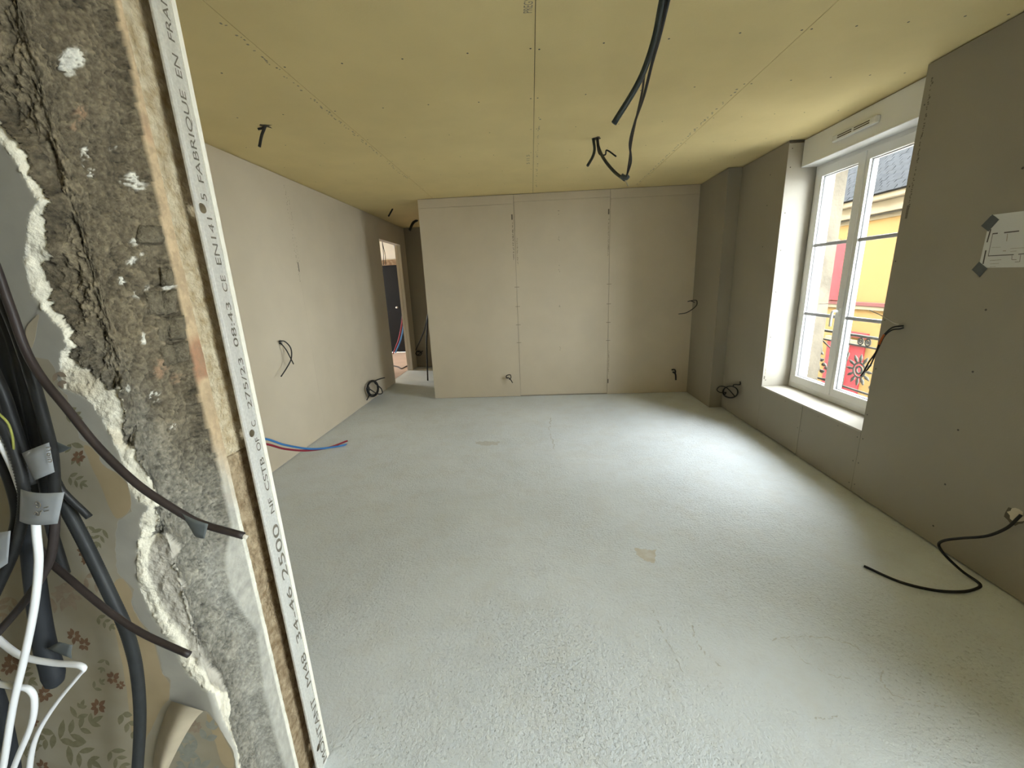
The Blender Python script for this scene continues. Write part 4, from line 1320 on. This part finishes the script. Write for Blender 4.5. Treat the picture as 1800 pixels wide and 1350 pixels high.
# ================================================================== CORRIDOR AND NEXT ROOM
GR = 'cables in the corridor'
free('electric_cable', [UY(759, 548, 5.232), UY(755, 551, 5.7), UY(752, 556, 6.1), UY(750, 600, 6.15), UY(751, 640, 6.15), UY(752, 669, 6.16)], .012, 'black', 'straight dark cable hanging to the floor beside the partition edge', GR)
free('electric_cable', [UY(752, 553, 6.16), UY(746, 580, 6.6), UY(737, 602, 7.0), UY(731, 615, 7.3)], .010, 'black_soft', 'dark cable slanting back to the corridor wall', GR)
co = [UY(736 + 5 * math.cos(a_ / 8 * 2 * math.pi * 1.3), 621 + 4 * math.sin(a_ / 8 * 2 * math.pi * 1.3), 7.33) for a_ in range(9)]
free('electric_cable', [UY(734, 618, 7.39)] + co + [UY(743, 617, 7.3)], .009, 'black', 'small cable loop on the corridor end wall', GR, n=4)
# next room seen through the doorway
nr_ = struct(boxes('wall_next_room', [((-6, 9.2, 0), (-4.3, 9.3, CEIL + T)), ((-2.75, 9.2, 0), (XL - .1, 9.3, CEIL + T)), ((-4.3, 9.2, 2.1), (-2.75, 9.3, CEIL + T))], 'white_wall'), 'white end wall of the next room')
box('lintel_beam', (-4.4, 9.17, 1.985), (-2.65, 9.30, 2.10), 'beam', nr_)
d_ = struct(box('door_1', (-4.28, 9.24, .01), (-2.76, 9.28, 1.985), 'dark_wood', None, .004), 'black door in the next room')
tube('door_knob', [(-3.12, 9.24, 1.05), (-3.12, 9.205, 1.05), (-3.12, 9.19, 1.05)], .022, 'galv', d_, n=3)
struct(boxes('wall_next_side', [((-6.1, .8, 0), (-6, 7.5, CEIL + T)), ((-6.1, 8.3, 0), (-6, 9.3, CEIL + T)), ((-6.1, 7.5, 0), (-6, 8.3, .8)), ((-6.1, 7.5, 2.1), (-6, 8.3, CEIL + T))], 'white_wall'), 'side wall of the next room')
portal('next_room_portal', (-6.15, 7.9, 1.45), 1.3, .8, (0, math.radians(-90), 0))
struct(raw('floor_next_room', [(-6, 5.2, .002), (XL - .1, 5.2, .002), (XL - .1, 9.2, .002), (-6, 9.2, .002)], [(0, 1, 2, 3)], 'pink_floor'), 'dusty pinkish floor of the next room')
n_ = lambda x, y, d: UY(x, y, d)
GN = 'pipes in the next room'
free('blue_pipe', [n_(690, 414, 7.6), n_(692, 424, 7.6), n_(697, 448, 7.6), n_(701, 480, 7.6), n_(706, 520, 7.6), n_(710, 560, 7.6), n_(705, 595, 7.6), n_(695, 620, 7.65)], .012, 'blue_pipe', 'blue pipe hanging inside the far doorway', GN, 'pipe')
free('red_pipe', [n_(691, 414, 7.63), n_(693, 426, 7.63), n_(698, 452, 7.63), n_(702, 482, 7.62), n_(704, 505, 7.58), n_(707, 530, 7.55), n_(707, 560, 7.55), n_(701, 595, 7.55), n_(691, 622, 7.6)], .012, 'red_pipe', 'red pipe hanging inside the far doorway', GN, 'pipe')
free('electric_cable', [Vector((n_(671, 420, 8.0).x - .01, 8.0, 2.498)), n_(671, 420, 8.0), n_(674, 445, 8.0), n_(674, 466, 8.0)], .006, 'black', 'thin cable hanging in the far doorway, left strand', GN)
free('electric_cable', [Vector((n_(672, 426, 8.0).x - .0, 8.0, 2.498)), n_(672, 426, 8.0), n_(677, 448, 8.0), n_(678, 466, 8.0)], .006, 'black', 'thin cable hanging in the far doorway, right strand', GN)
free('electric_cable', [UZ(691, 643, .01), UZ(700, 645, .01), UZ(706, 648, .01), UZ(712, 645, .01), UZ(720, 641, .01)], .012, 'brownblack', 'loose cable lying on the floor of the next room', GN)

# ================================================================== OUTSIDE
struct(raw('ground_street', [(2.6, -30, -3.4), (40, -30, -3.4), (40, 60, -3.4), (2.6, 60, -3.4)], [(0, 1, 2, 3)], 'street'), 'paved street below')
# own facade: stone window surround
ex = struct(boxes('facade_stone', [((2.43, W1[1] - .02, .30), (2.60, W1[1] + .35, 1.18)), ((2.43, W1[1] - .022, 1.185), (2.595, W1[1] + .35, 1.70)),
                                   ((2.43, W1[1] - .02, 1.705), (2.60, W1[1] + .35, 2.30)), ((2.43, W1[0] - .3, .30), (2.60, W1[1] - .0, .44)), ((2.43, W1[0] - .3, 2.30), (2.60, W1[1] + .35, 2.6)),
                                   ((2.59, 4.0, -3.4), (2.66, W3[0], 3.2)), ((2.59, W3[1], -3.4), (2.66, 14, 3.2)), ((2.59, W3[0], -3.4), (2.66, W3[1], W3[2])), ((2.59, W3[0], W3[3]), (2.66, W3[1], 3.2)),
                                   ((2.59, -6, -3.4), (2.66, W2[0], 3.2)), ((2.59, W2[1], -3.4), (2.66, 2.5, 3.2)), ((2.59, W2[0], -3.4), (2.66, W2[1], W2[2] - .03)), ((2.59, W2[0], W2[3]), (2.66, W2[1], 3.2)), ((2.59, 2.5, -3.4), (2.66, 4.0, .30)), ((2.59, 2.5, 2.55), (2.66, 4.0, 3.2))], 'lime'), 'pale stone surround outside the window')

# unseen upper storey and roof, raised to block sky from the facade opposite
up = empty('sky_blocker_storey', (0, 3, 2.72))
struct(up, 'unseen upper storey added to block sky above the street')
boxes('sky_blocker_wall', [((2.55, -6, 3.2), (2.66, 14, 9.0)), ((-6.1, -6, 2.72), (-6, 14, 9.0)), ((-6, -6, 2.72), (2.6, -5.9, 9.0)), ((-6, 13.9, 2.72), (2.6, 14, 9.0))], 'render_ext', up)
raw('sky_blocker_roof', [(3.0, -6.3, 8.9), (3.0, 14.3, 8.9), (-1.7, 14.3, 13), (-1.7, -6.3, 13), (-6.4, 14.3, 8.9), (-6.4, -6.3, 8.9)], [(0, 1, 2, 3), (3, 2, 4, 5)], 'slate', up)
for y0, y1, lab in ((14.1, 44, 'unseen added house further along this side, blocking side sky'), (-36, -6.1, 'unseen added house behind along this side, blocking side sky')):  # added unseen terraces that cut side sky on the opposite facade
    e = empty('sky_blocker_house', (-1.7, (y0 + y1) / 2, -3.4))
    tag(e, lab, 'building', 'added sky-blocking houses')
    box('wall', (-6, y0, -3.4), (2.66, y1, 9.0), 'render_ext', e)
    raw('roof', [(3.0, y0, 8.9), (3.0, y1, 8.9), (-1.7, y1, 13), (-1.7, y0, 13), (-6.4, y1, 8.9), (-6.4, y0, 8.9)], [(0, 1, 2, 3), (3, 2, 4, 5)], 'slate', e)
# opposite house
XF = 9.0
hs = empty('yellow_house', (XF + 3, 12, -3.4))
tag(hs, 'yellow rendered house across the street with slate roof and red shutters', 'building')
box('wall', (XF, 4, -3.4), (XF + .4, 26, 2.72), 'yellow', hs)
box('frieze', (XF - .02, 4, 2.70), (XF + .4, 26, 2.83), 'cream', hs)
box('cornice', (XF - .16, 4, 2.83), (XF + .4, 26, 3.12), 'cream', hs, .02)
box('cornice_top', (XF - .30, 4, 3.12), (XF + .4, 26, 3.26), 'cream', hs, .03)
tube('gutter_pipe', [(XF - .10, 4, 2.80), (XF - .10, 15, 2.815), (XF - .10, 26, 2.80)], .022, 'iron', hs, n=8)
box('string_course', (XF - .07, 4, .50), (XF, 26, .60), 'maroon', hs, .01)
box('string_course_ledge', (XF - .05, 4, .40), (XF, 26, .50), 'cream', hs, .01)
# slate roof: slope and individual slates in the visible part
pitch = math.radians(50)
ux, uz = math.cos(pitch), math.sin(pitch)
x0, z0 = XF - .34, 3.27
rf = raw('roof', [(x0, 4, z0), (x0, 26, z0), (x0 + 2.0 * ux, 26, z0 + 2.0 * uz), (x0 + 2.0 * ux, 4, z0 + 2.0 * uz)], [(0, 3, 2, 1)], 'slate', hs)
box('chimney', (XF + 0.7, 18, 4), (XF + 1.2, 19.0, 5.6), 'cream', rf)
raw('roof_back', [(x0 + 2.0 * ux, 26, z0 + 2.0 * uz), (x0 + 2.0 * ux, 4, z0 + 2.0 * uz), (x0 + 4 * ux, 4, z0), (x0 + 4 * ux, 26, z0)], [(0, 1, 2, 3)], 'slate', rf)
sl = None
rows, colw, rowh = 15, .21, .105
cnt = 0
for r in range(rows):
    for c in range(18):
        y = 9.9 + c * colw + (colw / 2 if r % 2 else 0)
        s = r * rowh
        if sl is None:
            bm = bm_box(bmesh.new(), (-.005, 0, 0), (.012, colw - .012, rowh * 1.25))
            sl = bpy.data.meshes.new('slate_tile'); bm.to_mesh(sl); bm.free(); sl.materials.append(M['slate'])
        o = bpy.data.objects.new('roof_slate', sl)
        COL.objects.link(o)
        o.parent = rf
        wpos = Vector((x0 + s * ux - .02 * uz, y, z0 + s * uz + .02 * ux))
        o.location = wpos - WLOC[rf.name]
        o.rotation_euler = (random.uniform(-.012, .012), math.pi / 2 - pitch + random.uniform(-.10, .05), random.uniform(-.02, .02))
        cnt += 1
# windows with red shutters on the house
for k, (yc, za, zb) in enumerate(((13.3, .62, 2.2), (8.0, .62, 2.2), (17.0, .62, 2.2))):
    w = box('window', (XF - .03, yc - .50, za), (XF + .02, yc + .50, zb), 'glass_dark', hs)
    boxes('surround', [((XF - .05, yc - .62, za - .12), (XF + .01, yc + .62, za)), ((XF - .05, yc - .62, zb), (XF + .01, yc + .62, zb + .14))], 'cream', w)
    for s in (-1, 1):
        a, c = (yc - 1.0, yc - .50) if s < 0 else (yc + .50, yc + 1.0)
        sh = box('shutter', (XF - .09, a, za), (XF - .05, c, zb), 'redpaint', w)
        for z in (za + .2, (za + zb) / 2, zb - .2):
            box('hinge', (XF - .10, a if s < 0 else c - .08, z - .015), (XF - .088, a + .08 if s < 0 else c, z + .015), 'iron', sh) if False else None
# ground-floor red door with transom below the string course
dr = box('street_door', (XF - .04, 11.18, -3.4), (XF + .02, 11.75, -.55), 'redpaint', hs)
box('door_shutter', (XF - .08, 11.72, -3.4), (XF - .04, 12.5, -.50), 'redpaint', dr)
box('transom', (XF - .06, 11.12, -.36), (XF + .02, 11.9, -.22), 'redpaint', hs)
box('transom_ledge', (XF - .10, 11.10, -.56), (XF, 12.6, -.44), 'cream', hs)
# hedge the sky side: added sky-blocking houses on this side stay out of view

# ---- wrought-iron window guard
XG = 2.72
gd = empty('window_guard', (XG, 3.45, .47))
tag(gd, 'ornate grey wrought-iron guard rail outside the window', 'railing')
g_ = lambda x, y: UX(x, y, XG)


def bar(name, a, b_, r, parent=gd):
    return tube(name, [a, b_], r, 'iron', parent, n=2, sides=6)


bar('top_rail', (XG, 2.6, .925), (XG, 4.02, .925), .013)
bar('second_rail', (XG, 2.6, .845), (XG, 4.02, .845), .008)
bar('bottom_rail', (XG, 2.6, .47), (XG, 4.02, .47), .010)
for y in (3.93, 2.75, 3.10, 3.56):
    bar('upright', (XG, y, .46), (XG, y, .925), .008)
bar('end_stay', (2.60, 4.02, .925), (XG, 4.02, .925), .010)
bar('brace', (XG, 3.90, .84), (XG, 3.60, .70), .007)
bar('brace', (XG, 3.60, .50), (XG, 3.88, .47), .006)


def ring(name, c, r, t, parent, n=18, ry=None):
    bm = bmesh.new()
    path = [Vector(c) + Vector((0, math.cos(2 * math.pi * k / n) * r, math.sin(2 * math.pi * k / n) * (ry or r))) for k in range(n + 1)]
    bm_tube(bm, path, t, 6, cap=False)
    return from_bm(name, bm, 'iron', parent, True)


for yc in (3.395, 2.93):
    pass
# big rosette with petals
def rosette(yc, zc, r):
    hub = ring('rosette_hub', (XG, yc, zc), r * .45, .008, gd)
    for k in range(12):
        a = 2 * math.pi * k / 12
        p0 = Vector((XG, yc + math.cos(a) * r * .5, zc + math.sin(a) * r * .5))
        p1 = Vector((XG, yc + math.cos(a) * r * .98, zc + math.sin(a) * r * .98))
        tube('rosette_petal', [p0, (p0 + p1) / 2, p1], .013, 'iron', hub, n=3, sides=6, taper=[(0, .5), (.5, 1.1), (1, .35)])
    ring('rosette_core', (XG, yc, zc), r * .22, .009, hub)


rosette(3.405, .645, .135)
rosette(2.93, .645, .135)
for yc in (3.44, 3.365, 2.97, 2.89):
    ring('scroll', (XG, yc, .882), .026, .006, gd)
    ring('scroll_eye', (XG, yc, .882), .010, .006, gd)
for k, (y, z) in enumerate(((3.22, .78), (3.24, .56), (3.56, .55), (3.54, .77), (3.08, .76), (3.08, .54))):
    tube('cast_leaf', [(XG, y, z), (XG, y + .02, z - .03), (XG, y + .005, z - .07)], .016, 'iron', gd, n=4, sides=6, taper=[(0, .3), (.4, 1.2), (1, .2)])
# vine ornament left of the meeting stile
tube('vine', [(XG, 3.90, .82), (XG, 3.87, .74), (XG, 3.90, .64), (XG, 3.87, .56), (XG, 3.91, .50)], .008, 'iron', gd, n=6, sides=6)
for (y, z, s) in ((3.84, .60, 1), (3.80, .575, 1), (3.85, .555, -1), (3.90, .70, 1), (3.88, .66, -1)):
    tube('vine_leaf', [(XG, y, z), (XG, y - .03, z + .012 * s), (XG, y - .06, z)], .017, 'iron', gd, n=4, sides=6, taper=[(0, .3), (.45, 1.2), (1, .2)])
